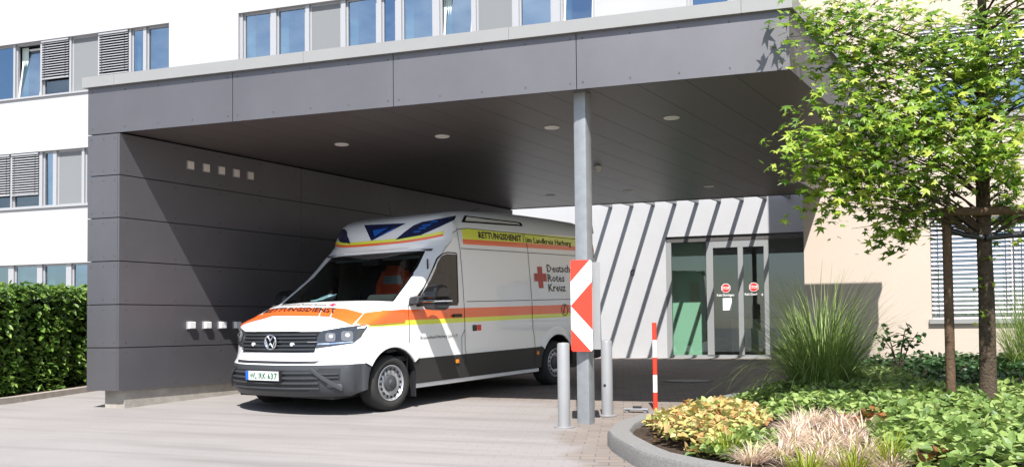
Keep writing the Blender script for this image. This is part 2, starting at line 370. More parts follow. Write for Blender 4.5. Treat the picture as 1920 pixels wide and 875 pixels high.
# ---------------------------------------------------------------- white hospital wing
hos = empty('hospital_building', (-15, YW, 0), 'white rendered hospital wing with ribbon windows and glass entrance door', 'building')
HO = tuple(hos.location)
def hp(mb, name, mats, parent=hos, **k): return shift(mb, HO).build(name, mats, parent, **k)
holes = [(-27.0, -18.34, 8.41, 10.15), (-27.0, -18.34, 4.93, 6.66), (-27.0, -18.34, 1.35, 3.14), (-15.93, -5.42, 8.30, 10.15), (-3.12, 1.5, 8.30, 10.15), (-3.72, -.30, .27, 3.20)]
def wall_holes(mb, x0, x1, z0, z1, y, depth, holes):
    xs = sorted({x0, x1, *[h[0] for h in holes], *[h[1] for h in holes]}); zs = sorted({z0, z1, *[h[2] for h in holes], *[h[3] for h in holes]})
    for i in range(len(xs)-1):
        for j in range(len(zs)-1):
            cx, cz = (xs[i]+xs[i+1])/2, (zs[j]+zs[j+1])/2
            if not any(h[0] < cx < h[1] and h[2] < cz < h[3] for h in holes):
                mb.quad((xs[i],y,zs[j]),(xs[i+1],y,zs[j]),(xs[i+1],y,zs[j+1]),(xs[i],y,zs[j+1]))
    for a, b, c, d in holes:
        mb.quad((a,y,c),(a,y,d),(a,y+depth,d),(a,y+depth,c)); mb.quad((b,y,c),(b,y+depth,c),(b,y+depth,d),(b,y,d))
        mb.quad((a,y,d),(b,y,d),(b,y+depth,d),(a,y+depth,d)); mb.quad((a,y,c),(a,y+depth,c),(b,y+depth,c),(b,y,c))
mb = MB(); wall_holes(mb, -45, 3, -.3, 14, YW, .30, holes)
mb.quad((-45,YW,14),(3,YW,14),(3,YW+14,14),(-45,YW+14,14)); mb.quad((-45,YW,-.3),(-45,YW+14,-.3),(-45,YW+14,14),(-45,YW,14)); mb.quad((3,YW+14,-.3),(3,YW,-.3),(3,YW,14),(3,YW+14,14)); mb.quad((-45,YW+14,-.3),(3,YW+14,-.3),(3,YW+14,14),(-45,YW+14,14))
hp(mb, 'wall', 'stucco')
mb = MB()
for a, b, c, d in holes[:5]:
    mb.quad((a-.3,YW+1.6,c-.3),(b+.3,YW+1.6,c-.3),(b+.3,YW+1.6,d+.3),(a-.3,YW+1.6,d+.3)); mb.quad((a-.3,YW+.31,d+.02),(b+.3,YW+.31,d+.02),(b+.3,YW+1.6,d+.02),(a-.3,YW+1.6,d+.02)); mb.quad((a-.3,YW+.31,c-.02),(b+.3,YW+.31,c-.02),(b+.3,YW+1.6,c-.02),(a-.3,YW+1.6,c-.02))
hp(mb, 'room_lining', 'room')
mb = MB()
for a, b, c, d in holes[:5]: mb.box(a-.0, b+.0, YW-.035, YW+.26, c-.05, c-.004 if c > 8.35 else c+.012)
for a, b, c, d in holes[:3]: mb.box(a-.02, b+.03, YW-.05, YW+.02, c-.055, c-.001)
hp(mb, 'window_sill', 'alu')
def blind_mb(x0, x1, z0, z1, y, pitch=.078):
    m = MB(); n = int((z1-z0)/pitch)
    for k in range(n):
        z = z1-.05-k*pitch; m.add([(x0,y-.030,z-.030),(x1,y-.030,z-.030),(x1,y+.030,z+.022),(x0,y+.030,z+.022),(x0,y-.030,z-.034),(x1,y-.030,z-.034),(x1,y+.030,z+.018),(x0,y+.030,z+.018)], [(0,1,2,3),(7,6,5,4),(0,4,5,1),(2,6,7,3)])
    m.box(x0, x1, y-.03, y+.03, z0-.03, z0, 0); m.box(x0, x1, y-.04, y+.04, z1-.03, z1+.03)
    for xx in (x0+.12, x1-.12): m.box(xx-.006, xx+.006, y-.036, y-.032, z0, z1, 1)
    return m
WY = YW+.17
def bay(x0, x1, z0, z1, kind, bz=0):
    m = MB(); f = .055
    m.box(x0, x0+f, WY-.04, WY+.04, z0, z1); m.box(x1-f, x1, WY-.04, WY+.04, z0, z1); m.box(x0+f, x1-f, WY-.04, WY+.04, z1-f, z1); m.box(x0+f, x1-f, WY-.04, WY+.04, z0, z0+f)
    fr = hp(m, 'window', 'alu')
    m = MB(); a, b, c, d = x0+f, x1-f, z0+f, z1-f
    if kind == 'tilt':
        m.add([(a,WY,c),(b,WY,c),(b,WY+.22,d-.05),(a,WY+.22,d-.05)], [(0,1,2,3)])
        s = MB()
        for q in ((a,a+.05),(b-.05,b)): s.add([(q[0],WY-.02,c),(q[1],WY-.02,c),(q[1],WY+.20,d-.05),(q[0],WY+.20,d-.05),(q[0],WY+.03,c),(q[1],WY+.03,c),(q[1],WY+.25,d-.05),(q[0],WY+.25,d-.05)], [(0,1,2,3),(4,7,6,5),(0,4,5,1),(1,5,6,2),(2,6,7,3),(3,7,4,0)])
        s.box(a+.05,b-.05,WY+.19,WY+.25,d-.11,d-.05); hp(s, 'sash', 'white', fr)
    else: j = [random.uniform(-.012,.012) for _ in range(2)]; m.quad((a,WY+j[0],c),(b,WY-j[0],c),(b,WY-j[0]+j[1],d),(a,WY+j[0]+j[1],d))
    hp(m, 'pane', 'paneg' if kind in ('blind', 'screen') else 'pane', fr)
    if kind == 'screen':
        m = MB(); m.box(a, b, WY-.036, WY-.012, c, d); hp(m, 'roller_screen', 'screen', fr)
    if kind == 'blind': hp(blind_mb(x0+.01, x1-.01, bz, z1-.04, YW+.06), 'blind', ['blind', 'black'], fr)
    if kind in ('curt', 'tilt'):
        m = MB(); k = 7; xa, xb = a-.02, a+.24*(b-a)
        for i in range(k): m.quad((xa+(xb-xa)*i/k, WY+.14+.03*(i%2), c-.05),(xa+(xb-xa)*(i+1)/k, WY+.14+.03*((i+1)%2), c-.05),(xa+(xb-xa)*(i+1)/k, WY+.14+.03*((i+1)%2), d),(xa+(xb-xa)*i/k, WY+.14+.03*(i%2), d))
        hp(m, 'curtain', 'curtain', fr)
    return fr
P = .04
def row(z0, z1, bays, x_end0, x_end1):
    edges = [x_end0]+[q for b in bays for q in b[:2]]+[x_end1]
    for i in range(0, len(edges), 2):
        if edges[i+1]-edges[i] > .02: m = MB(); m.box(edges[i], edges[i+1], WY-.10, WY+.06, z0, z1); hp(m, 'window_mullion', 'alu')
    for b in bays: bay(b[0], b[1], z0, z1, b[2], b[3] if len(b) > 3 else 0)
row(8.41, 10.15, [(-26.9,-25.7,'glass'),(-25.6,-24.36,'glass'),(-24.28,-23.27,'tilt'),(-23.20,-22.12,'blind',8.94),(-22.05,-21.02,'screen'),(-20.97,-19.86,'blind',8.87),(-19.78,-19.33,'curt'),(-19.22,-18.36,'glass')], -27, -18.34)
row(4.93, 6.66, [(-26.9,-25.7,'blind',5.37),(-25.6,-24.44,'blind',5.37),(-24.38,-23.28,'blind',5.35),(-23.16,-22.74,'curt'),(-22.60,-21.62,'screen'),(-21.52,-20.4,'glass'),(-20.3,-19.2,'glass'),(-19.1,-18.4,'glass')], -27, -18.34)
row(1.35, 3.14, [(-26.9,-25.7,'glass'),(-25.5,-24.50,'glass'),(-24.28,-23.34,'curt'),(-23.14,-22.20,'curt'),(-22.0,-21.0,'glass'),(-20.9,-20,'glass'),(-19.9,-18.4,'glass')], -27, -18.34)
row(8.30, 10.15, [(-15.83,-14.90,'curt'),(-14.72,-13.77,'curt'),(-13.65,-12.64,'screen'),(-12.50,-11.54,'curt'),(-11.40,-10.96,'glass'),(-10.80,-9.86,'curt'),(-9.68,-8.74,'tilt'),(-8.64,-7.60,'screen'),(-7.45,-6.55,'glass'),(-6.34,-5.44,'tilt')], -15.93, -5.42)
row(8.30, 10.15, [(-3.04,-2.10,'glass'),(-1.98,-1.05,'curt'),(-.95,0.0,'glass'),(.1,1.4,'glass')], -3.12, 1.5)
# glass entrance
ed = MB(); D = YW+.10
dz0, dz1 = .275, 3.06
ed.box(-3.72, -.30, YW+.04, YW+.30, 3.06, 3.20, 1); ed.box(-3.72, -3.60, D-.06, D+.08, dz0, dz1); ed.box(-3.60, -.3, D-.03, D+.06, dz0, dz0+.06)
for a, b in ((-2.76,-2.60),(-2.02,-1.90),(-1.42,-1.31)): ed.box(a, b, D-.05, D+.07, dz0+.06, dz1)
ed.box(-2.60,-1.42, D-.052, D+.068, 2.90, 3.06)
door = hp(ed, 'entrance_door', ['aluD', 'iron'])
m = MB()
for a, b in ((-3.60,-2.76),(-2.60,-2.02),(-1.90,-1.42),(-1.31,-.32)): m.quad((a,D,dz0+.06),(b,D,dz0+.06),(b,D,dz1),(a,D,dz1))
hp(m, 'pane', 'doorglass', door)
def flat_text(s, x, z, h, y, wid=None, bold=0, cx=True):
    vs, fs, wd = text_mesh(s, bold); k = (wid/wd) if wid else h; m = MB(); x0 = x-(k*wd/2 if cx else 0)
    m.add([(x0+v[0]*k, y, z+v[1]*h) for v in vs], fs); return m
for cx, cz in ((-2.315, 1.93), (-1.665, 1.94)):
    r = .115; m = MB()
    oc = lambda r: [(cx+r*math.cos(PI/8+k*PI/4), cz+r*math.sin(PI/8+k*PI/4)) for k in range(8)]
    m.prism(oc(r), D-.008, D-.004, 'y', 0); m.prism(oc(r*.88), D-.011, D-.0085, 'y', 1); hp(m, 'stop_sticker', ['signwhite', 'red'], door)
    hp(flat_text('STOP', cx, cz-.034, .068, D-.014, .17, .02), 'lettering', 'whitetext', door)
    hp(flat_text('Kein Durchgang', cx, cz-.19, .055, D-.010, .42, .02), 'lettering', 'whitetext', door)
m = MB(); m.box(-2.39, -2.18, D-.010, D-.005, 1.40, 1.69); hp(m, 'notice', 'paper', door)
m = MB()                                                         # lobby behind the glass
m.quad((-3.9,YW+.32,.27),(1.5,YW+.32,.27),(1.5,YW+5,.27),(-3.9,YW+5,.27),0); m.quad((-3.9,YW+5,.27),(1.5,YW+5,.27),(1.5,YW+5,3.3),(-3.9,YW+5,3.3),0); m.quad((-3.9,YW+.32,3.25),(1.5,YW+.32,3.25),(1.5,YW+5,3.25),(-3.9,YW+5,3.25),0)
m.quad((1.5,YW+.32,.27),(1.5,YW+5,.27),(1.5,YW+5,3.25),(1.5,YW+.32,3.25),0); m.quad((-3.9,YW+.32,.27),(-3.9,YW+5,.27),(-3.9,YW+5,3.25),(-3.9,YW+.32,3.25),0)
m.box(-3.88, -2.98, YW+1.0, YW+1.08, .272, 3.24, 1); m.box(-2.975, -2.90, YW+.98, YW+1.1, .272, 3.24, 2); m.box(-2.5, -1.2, YW+3.2, YW+3.9, .272, 1.2, 2)
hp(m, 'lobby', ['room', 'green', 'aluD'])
lit = bpy.data.materials.new('lit ceiling panel'); lit.use_nodes = True; e = lit.node_tree.nodes['Principled BSDF']; e.inputs['Emission Color'].default_value = (1, .95, .8, 1); e.inputs['Emission Strength'].default_value = 1.6
m = MB(); m.box(-1.35, -.55, YW+1.2, YW+1.6, 3.215, 3.245); hp(m, 'lobby_lamp', lit)
t = empty('wall_ring', (-4.55, YW-.002, 2.36), 'small dark ring fitting on the white wall left of the door', 'wall fitting')
m = MB(); m.tube([(.045*math.cos(a), -.012, .065*math.sin(a)) for a in [2*PI*k/16 for k in range(17)]], .012, 6); m.build('ring', 'iron', t, smooth=60)
m = MB(); m.box(.03, .06, -.03, .0, .05, .10); m.build('bracket', 'galv', t)

# ---------------------------------------------------------------- cream building behind the tree
bei = empty('cream_building', (2, YB, gz(2, YB)), 'cream rendered building wing with lowered blinds behind the young tree', 'building')
BO = tuple(bei.location)
def bp_(mb, name, mats, parent=bei, **k): return shift(mb, BO).build(name, mats, parent, **k)
bh = [(1.88, 4.75, 1.13, 3.06), (1.75, 4.75, 5.0, 6.75), (7, 9.5, 1.13, 3.06), (7, 9.5, 5, 6.75)]
mb = MB(); wall_holes(mb, -.44, 14, -.2, 12, YB+.004, .25, bh)
mb.quad((-.44,YB+.004,-.2),(-.44,YB+.004,12),(-.44,YW+6,12),(-.44,YW+6,-.2)); mb.quad((14,YB+.004,-.2),(14,YW+6,-.2),(14,YW+6,12),(14,YB+.004,12)); mb.quad((-.44,YB+.004,12),(14,YB+.004,12),(14,YW+6,12),(-.44,YW+6,12))
bp_(mb, 'wall', 'cream')
for a, b, c, d in bh:
    m = MB(); y = YB+.18; n = 2
    m.box(a, a+.06, y-.04, y+.04, c, d); m.box(b-.06, b, y-.04, y+.04, c, d); m.box(a+.06, b-.06, y-.04, y+.04, d-.06, d); m.box(a+.06, b-.06, y-.04, y+.04, c, c+.06)
    for k in range(1, n): xx = a+(b-a)*k/n; m.box(xx-.05, xx+.05, y-.04, y+.04, c+.06, d-.06)
    fr = bp_(m, 'window', 'alu')
    m = MB(); m.quad((a+.05,y,c+.05),(b-.05,y,c+.05),(b-.05,y,d-.05),(a+.05,y,d-.05)); bp_(m, 'pane', 'pane', fr)
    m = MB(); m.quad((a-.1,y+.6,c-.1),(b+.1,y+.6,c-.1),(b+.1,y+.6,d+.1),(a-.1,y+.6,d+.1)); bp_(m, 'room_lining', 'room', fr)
    for k in range(n):
        xa, xb = a+(b-a)*k/n+.015, a+(b-a)*(k+1)/n-.015
        bp_(blind_mb(xa, xb, c+.03 if c < 3 else c+.75, d-.04, YB+.075, .085), 'blind', ['blindw', 'black'], fr)
    m = MB(); m.box(a-.05, b+.05, YB-.06, YB+.16, c-.09, c-.004); bp_(m, 'sill', 'coping', fr)
# ---------------------------------------------------------------- ambulance
VYAW, VPIT, SL, SW = .2933, .0289, 1.034, 1.1468
vh = Vector((math.sin(VYAW), math.cos(VYAW), 0)); vlat = Vector((-math.cos(VYAW), math.sin(VYAW), 0))
amb = empty('ambulance', Vector((-5.1065, 10.5027, -1.0417+G))+vlat*1.02*SW, 'white ambulance van with orange and yellow stripes parked under the dark canopy', 'ambulance')
amb.rotation_euler = (0, -VPIT, PI/2-VYAW); amb.scale = (SL, SW, 1)
AM = Matrix.LocRotScale(amb.location, amb.rotation_euler, amb.scale); AMI = AM.inverted()
HWD = 1.02
def prof():
    P = []                                      # (t, z, edge radius, edge tag of the run that starts here)
    def a(t, z, r): P.append((t, z, r))
    for q in ((-.93,.24,.03),(-.99,.30,.04),(-1.005,.42,.05),(-1.0,.52,.05),(-.975,.62,.05),(-.925,.68,.05),(-.895,.75,.05),(-.875,.84,.06),(-.845,.94,.07),(-.81,1.02,.08),(-.765,1.075,.09),(-.68,1.12,.10),(-.5,1.19,.10),(-.25,1.275,.09),(0,1.345,.07),(.13,1.378,.05),
              (.165,1.39,.05),(.20,1.42,.05),(.37,1.575,.05),(.54,1.73,.05),(.71,1.885,.05),(.83,1.995,.05),(.87,2.03,.05),(.875,2.06,.05),(.835,2.075,.05),(.815,2.11,.06),(.835,2.19,.10),(.88,2.31,.15),(.95,2.42,.20),(1.05,2.49,.24),(1.2,2.545,.27),(1.45,2.595,.28),(1.8,2.63,.28),(2.4,2.655,.28),(3.2,2.655,.28),(4.0,2.64,.28),(4.6,2.615,.26),(4.82,2.57,.22),(4.91,2.46,.15),(4.95,2.25,.08),(4.985,1.6,.06),(5.0,1.0,.06),(5.0,.50,.05),(4.96,.34,.04)): a(*q)
    def arch(tc, r, z0, zc):
        n = 14; a0 = math.asin((z0-zc)/r)
        for k in range(n+1):
            an = a0+(PI-2*a0)*k/n; a(tc+r*math.cos(an), zc+r*math.sin(an), .012)
    arch(3.64, .43, .30, .345); arch(0, .43, .30, .345)
    return P
def deform(t, c, z):
    q = abs(c)/HWD
    f = 1-.075*max(0, (z-1.2)/1.2)**1.3 - .02*max(0, (.55-z)/.3)**2
    tp = 1-.085*max(0, (-.35-t)/.65)**1.6 if t < -.35 else 1
    lo = smoothstep(1.25, 1.05, z)
    bl = .36*smoothstep(-.36, -.95, t)*q**2.6
    bm_ = .20*smoothstep(.05, -.5, t)*q**3
    bh = .15*smoothstep(1.6, .7, t)*q**2.6*smoothstep(1.35, 1.8, z)+.24*smoothstep(1.75, .75, t)*q**2.4*smoothstep(2.03, 2.10, z)
    b = bl*lo+bm_*(1-lo)*(1-smoothstep(1.3, 1.4, z))+bh
    cr = 0
    if z > 1.05: cr = -.035*smoothstep(1.0, 1.2, z)*q**3*(1-smoothstep(1.4, 2.4, z))
    cr += .085*q**3*smoothstep(2.03, 2.09, z)*smoothstep(1.42, .95, t)*(1-.6*smoothstep(2.3, 2.55, z))
    return (t+b, c*f*tp, z+cr)
def body_bm():
    P = prof(); n = len(P); nor = []
    for i in range(n):
        p0, p1, p2 = P[i-1], P[i], P[(i+1) % n]; e1 = Vector((p1[0]-p0[0], p1[1]-p0[1])).normalized(); e2 = Vector((p2[0]-p1[0], p2[1]-p1[1])).normalized()
        m = Vector((-(e1.y+e2.y), e1.x+e2.x)); m.normalize(); nor.append(m)     # outward for a clockwise outline
    bm = bmesh.new(); K = 6; rings = []
    def ring(fn):
        r = []
        for i in range(n):
            t, z, R = P[i]; off, ins = fn(R); q = Vector((t, z))-nor[i]*ins; r.append((q.x, off, q.y))
        return r
    cols = []
    for k in range(K+1): a = PI/2*k/K; cols.append(ring(lambda R: (-(HWD-R*(1-math.cos(a))), R*(1-math.sin(a)))))
    for c in (-.955, -.90, -.80, -.6, -.4, -.2, 0): 
        cols.append([(p[0], c*(HWD-P[i][2])/HWD*1.0, p[2]) for i, p in enumerate([(q[0], 0, q[1]) for q in P])])
    half = cols; full = half + [[(p[0], -p[1], p[2]) for p in col] for col in half[-2::-1]]
    V = [[bm.verts.new(p) for p in col] for col in full]
    seg = bm.faces.layers.int.new('seg'); col_ = bm.faces.layers.int.new('col')
    for j in range(len(V)-1):
        for i in range(n):
            f = bm.faces.new((V[j][i], V[j+1][i], V[j+1][(i+1) % n], V[j][(i+1) % n])); f[seg] = i; f[col_] = j
    for s, col in ((0, V[0]), (1, V[-1])):
        f = bm.faces.new(col if s else col[::-1]); f[seg] = -1; f[col_] = -1-s
    return bm, seg, col_, n
bm, seg, colL, nprof = body_bm()
WIN = [(.44,1.315),(1.265,1.315),(1.315,1.985),(1.13,1.99),(1.02,1.965),(.93,1.905)]
def cut(co, no, test=None):
    fs = [f for f in bm.faces if (test is None or test(f))]
    ge = set(fs); [ge.update(f.edges) or ge.update(f.verts) for f in fs]
    bmesh.ops.bisect_plane(bm, geom=list(ge), plane_co=co, plane_no=no, dist=1e-6)
side = lambda f: f[seg] == -1
for z in (.40, .62, 1.05, 1.14, 1.28, 2.125, 2.195, 2.34): cut((0,0,z), (0,0,1))
for z in (.8, .9, 1.2, 1.5, 1.65, 1.8, 2.05): cut((0,0,z), (0,0,1), side)
for t in (-.72, -.6, -.5, -.42, -.33, -.2, .44, .9, 1.38, 1.56, 2.0, 2.5, 3.2, 4.08, 4.5): cut((t,0,0), (1,0,0), lambda f: side(f) or t in (-.42,1.38))
wlim = lambda t: .925-(t-.165)/.705*.115
for s in (-1, 1):
    for o in (0, .035): cut((.165, s*(wlim(.165)-o), 0), (.105, s*.705, 0), lambda f: 15 <= f[seg] <= 21)
def undo(t, z):
    u = t
    for _ in range(12): u += t-deform(u, HWD, z)[0]
    return (u, z)
WINU = [undo(*p) for p in WIN]
for i in range(len(WINU)):
    a, b = Vector(WINU[i]), Vector(WINU[(i+1) % len(WINU)]); d = (b-a).normalized()
    cut((a.x,0,a.y), (-d.y,0,d.x), side)
def inwin(t, z):
    for i in range(len(WIN)):
        a, b = WINU[i], WINU[(i+1) % len(WIN)]
        if (b[0]-a[0])*(z-a[1])-(b[1]-a[1])*(t-a[0]) < 0: return False
    return True
MI = {'paint':0, 'orange':1, 'yellow':2, 'bumper':3, 'clad':4, 'glass':5, 'frit':6, 'swin':7, 'under':8, 'swin2':9}
NC = max(f[colL] for f in bm.faces)
for f in bm.faces:
    c = f.calc_center_median(); s, j = f[seg], f[colL]; k = 'paint'; lat = s == -1 or (j < 4 or j > NC-4)
    if 16 <= s <= 20 and abs(c.y) < wlim(c.x)-.035: k = 'glass'
    elif 15 <= s <= 21 and abs(c.y) < wlim(c.x): k = 'frit'
    elif s == -1 and inwin(c.x, c.z): k = 'swin' if c.y < 0 else 'swin2'
    elif lat and 1.14 < c.z < 1.28 and c.x > -.33: k = 'orange'
    elif lat and 1.05 < c.z < 1.14 and c.x > -.42: k = 'yellow'
    elif lat and c.x > 1.38 and 2.125 < c.z < 2.195: k = 'orange'
    elif lat and c.x > 1.38 and 2.195 < c.z < 2.34: k = 'yellow'
    elif c.z < .62 and c.x < -.30: k = 'bumper'
    elif c.z < .62 and c.z > .40 and (s == -1) and (c.x > .40): k = 'clad'
    elif s >= 44 or (s == 43): k = 'under' if s != 43 else 'clad'
    f.material_index = MI[k]
for v in bm.verts: v.co = Vector(deform(*v.co))
bm.normal_update()
bvh = BVHTree.FromBMesh(bm)
def extract(kinds, name, mats, parent=amb, smooth=32, off=0):
    idx = {MI[k]: i for i, k in enumerate(kinds)}; m = MB(); vm = {}
    for f in bm.faces:
        if f.material_index in idx:
            for v in f.verts:
                if v.index not in vm: vm[v.index] = len(m.v); m.v.append(tuple(v.co+v.normal*off))
            m.f.append(tuple(vm[v.index] for v in f.verts)); m.m.append(idx[f.material_index])
    return m.build(name, mats, parent, smooth=smooth)
bm.verts.index_update()
extract(['paint','orange','yellow','under'], 'body', ['paint','orange','yellow','black'])
extract(['bumper'], 'front_bumper', 'bumper'); extract(['clad'], 'side_cladding', 'clad')
ws = extract(['glass','frit'], 'windscreen', ['windscreen','blk'], off=.002)
extract(['swin'], 'side_window', 'windscreen'); extract(['swin2'], 'side_window', 'windscreen')
def cast_side(t, z, s=-1, off=.004):
    h = bvh.ray_cast(Vector((t, s*3, z)), Vector((0, -s, 0)))
    return h[0]+h[1]*off*(1 if h[1].y*s > 0 else -1) if h[0] else Vector((t, s*.99, z))
def cast_front(c, z, off=.004):
    h = bvh.ray_cast(Vector((-3, c, z)), Vector((1, 0, 0)))
    return h[0]+h[1]*off*(1 if h[1].x < 0 else -1) if h[0] else None
def cast_top(t, c, off=.004):
    h = bvh.ray_cast(Vector((t, c, 4)), Vector((0, 0, -1)))
    return h[0]+h[1]*off*(1 if h[1].z > 0 else -1) if h[0] else None
EYEL = AMI @ EYE
def cast_px(px, py, off=.004):
    d = (AMI.to_3x3() @ ray(px, py)).normalized(); h = bvh.ray_cast(EYEL, d)
    if not h[0]: return None
    nn = h[1] if h[1].dot(d) < 0 else -h[1]
    return h[0]+nn*off
def decal(poly, cast, name, mats, parent=amb, step=.06, mirror=False, thick=0, build=True, mi=0, mb=None):
    "a foil or lens laid on the bodywork: outline in the cast's own 2D coordinates, cut into small faces so that it follows the curve"
    b = bmesh.new(); b.faces.new([b.verts.new((p[0], p[1], 0)) for p in poly])
    xs = [p[0] for p in poly]; ys = [p[1] for p in poly]
    for ax, lo, hi in ((0, min(xs), max(xs)), (1, min(ys), max(ys))):
        n = max(1, int((hi-lo)/step))
        for k in range(1, n):
            co = [0,0,0]; co[ax] = lo+(hi-lo)*k/n; no = [0,0,0]; no[ax] = 1
            bmesh.ops.bisect_plane(b, geom=b.verts[:]+b.edges[:]+b.faces[:], plane_co=co, plane_no=no)
    b.verts.index_update(); pts = [cast(v.co.x, v.co.y) for v in b.verts]; fs = [tuple(v.index for v in f.verts) for f in b.faces]; b.free()
    fs = [f for f in fs if all(pts[i] is not None for i in f)]; pts = [tuple(p) if p is not None else (0,0,1) for p in pts]
    m = mb or MB()
    for s in ((1,-1) if mirror else (1,)): m.add([(p[0], p[1]*s, p[2]) for p in pts], fs, mi)
    return m.build(name, mats, parent, smooth=30) if build else m
def vtext(s, cast, x, y, h, wid, name='lettering', mats='text', bold=.0, shear=0, rise=0, parent=amb, flip=1):
    vs, fs, wd = text_mesh(s, bold, shear, 1); k = wid/wd; m = MB(); P = []
    for v in vs:
        q = cast(x+v[0]*k*flip, y+v[1]*h+rise*v[0]*k); P.append(tuple(q) if q is not None else (0,0,1))
    m.add(P, fs); return m.build(name, mats, parent)
def ridge(pts, wd, dep, mb, mi=0, n=Vector((-1,0,0))):
    "a bar that follows points on the bodywork"
    b = len(mb.v); vs = []
    for p in pts:
        p = Vector(p); vs += [tuple(p+Vector((0,0,wd/2))), tuple(p+n*dep+Vector((0,0,wd/2*.7))), tuple(p+n*dep-Vector((0,0,wd/2*.7))), tuple(p-Vector((0,0,wd/2)))]
    fs = []
    for i in range(len(pts)-1):
        for k in range(4): fs.append((i*4+k, i*4+(k+1) % 4, (i+1)*4+(k+1) % 4, (i+1)*4+k))
    fs += [(0,1,2,3), tuple((len(pts)-1)*4+k for k in (3,2,1,0))]; mb.add(vs, fs, mi)
def seam(pts, wdt=.009):
    m = MB(); 
    for i in range(len(pts)-1):
        a, b = Vector(pts[i]), Vector(pts[i+1]); d = (b-a); n = max(1, int(d.length/.12)); d.normalize(); e = Vector((-d.y, d.x))*wdt/2
        for k in range(n):
            p, q = a.lerp(b, k/n), a.lerp(b, (k+1)/n)
            m.add([tuple(cast_side(*(x), off=.003)) for x in (p-e, q-e, q+e, p+e)], [(0,1,2,3)])
    return m
sm = MB()
for pts in ([(.27,.36),(.30,1.0),(.29,1.30)], [(.29,1.30),(.39,1.30)], [(1.385,.66),(1.39,1.0),(1.40,2.04),(1.36,2.34)], [(1.39,.95),(1.32,.86),(1.31,.33)], [(1.40,.33),(1.40,.66)],
            [(3.03,.32),(3.02,.75),(2.98,.9),(2.985,2.125),(2.93,2.34)], [(1.27,2.265),(1.38,2.32),(1.6,2.345),(4.9,2.30)], [(.46,.31),(3.16,.31)], [(3.0,1.33),(4.85,1.33)], [(1.45,1.33),(2.95,1.33)], [(1.42,2.06),(4.9,2.03)]):
    seam(pts).build('panel_gap', 'seam', amb)
def pxpoly(L_, s, ox, oy): return [(ox+p[0]/s, oy+p[1]/s) for p in L_]
# lettering on the side
vtext('RETTUNGSDIENST', cast_side, 1.83, 2.225, .088, 1.02, bold=.032, rise=-.012)
vtext('im Landkreis Harburg', cast_side, 2.985, 2.205, .082, 1.22, bold=.016, rise=-.012)
m = MB(); a = cast_side(2.895, 2.20); b_ = cast_side(2.905, 2.20); c_ = cast_side(2.905, 2.33); d_ = cast_side(2.895, 2.33); m.quad(a, b_, c_, d_); m.build('divider_line', 'text', amb)
for k, (s, wd) in enumerate((('Deutsches', .78), ('Rotes', .44), ('Kreuz', .45))): vtext(s, cast_side, 3.45, 1.76-.15*k, .118, wd*1.06, mats='greytext', bold=.016)
m = MB(); cx, cz, a, b_ = 3.255, 1.675, .062, .165
for q in ([(cx-a,cz-b_),(cx+a,cz-b_),(cx+a,cz+b_),(cx-a,cz+b_)], [(cx-b_,cz-a),(cx-a-.001,cz-a),(cx-a-.001,cz+a),(cx-b_,cz+a)], [(cx+a+.001,cz-a),(cx+b_,cz-a),(cx+b_,cz+a),(cx+a+.001,cz+a)]): decal(q, cast_side, 'x', 'crossred', build=False, mb=m)
m.build('red_cross', 'crossred', amb)
vtext('Kreisverband Harburg Land e.V.', cast_side, .50, .86, .042, .74, bold=.003)
m = MB(); 
for k in range(24):
    a0, a1 = 2*PI*k/24, 2*PI*(k+1)/24
    m.add([tuple(cast_side(3.86+r*math.cos(a), 1.165+r*math.sin(a))) for r, a in ((.095,a0),(.083,a0),(.083,a1),(.095,a1))], [(0,1,2,3)])
m.add([tuple(cast_side(*p)) for p in ((3.83,1.10),(3.855,1.105),(3.845,1.16),(3.88,1.22),(3.90,1.24),(3.885,1.25),(3.85,1.22),(3.82,1.15))], [tuple(range(8))]); m.build('phone_symbol', 'text', amb)
vtext('112', cast_side, 4.02, 1.10, .13, .30, bold=.01)
# handles, lamps, caps on the side
def side_box(t, z, l, h, d, name, mats, s=-1, bev=.01):
    p = cast_side(t, z, s, 0); m = MB(); m.box(p.x-l/2, p.x+l/2, min(p.y-.01*s, p.y+d*s), max(p.y-.01*s, p.y+d*s), p.z-h/2, p.z+h/2); return m.build(name, mats, amb, bevel=bev)
for s in (-1, 1):
    side_box(1.22, 1.145, .17, .042, .035, 'door_handle', 'blk', s); side_box(1.22, .53, .06, .05, .012, 'side_marker', 'amber', s, .005); side_box(3.10, .53, .06, .05, .012, 'side_marker', 'amber', s, .005)
side_box(1.60, .965, .085, .085, .015, 'socket_cover', 'blk'); side_box(1.70, .965, .075, .08, .014, 'socket_lamp', 'signred')
# roof side lamps
def roof_cast(t, v): 
    o = Vector((t, -1.4, 2.9)); d = Vector((0, .86*1, -.5+v)).normalized(); h = bvh.ray_cast(o, d)
    return h[0]+(h[1] if h[1].dot(d) < 0 else -h[1])*.012 if h[0] else None
m = decal(pxpoly([(22,92),(58,25),(630,95),(652,132)], 5.468, 860, 400), lambda x, y: cast_px(x, y, .01), 'work_light', 'blk', step=4)
decal(pxpoly([(55,80),(75,42),(600,104),(625,122)], 5.468, 860, 400), lambda x, y: cast_px(x, y, .016), 'lamp_glass', 'lens', m, step=4)
px = lambda q, off=.006: cast_px(q[0], q[1], off)
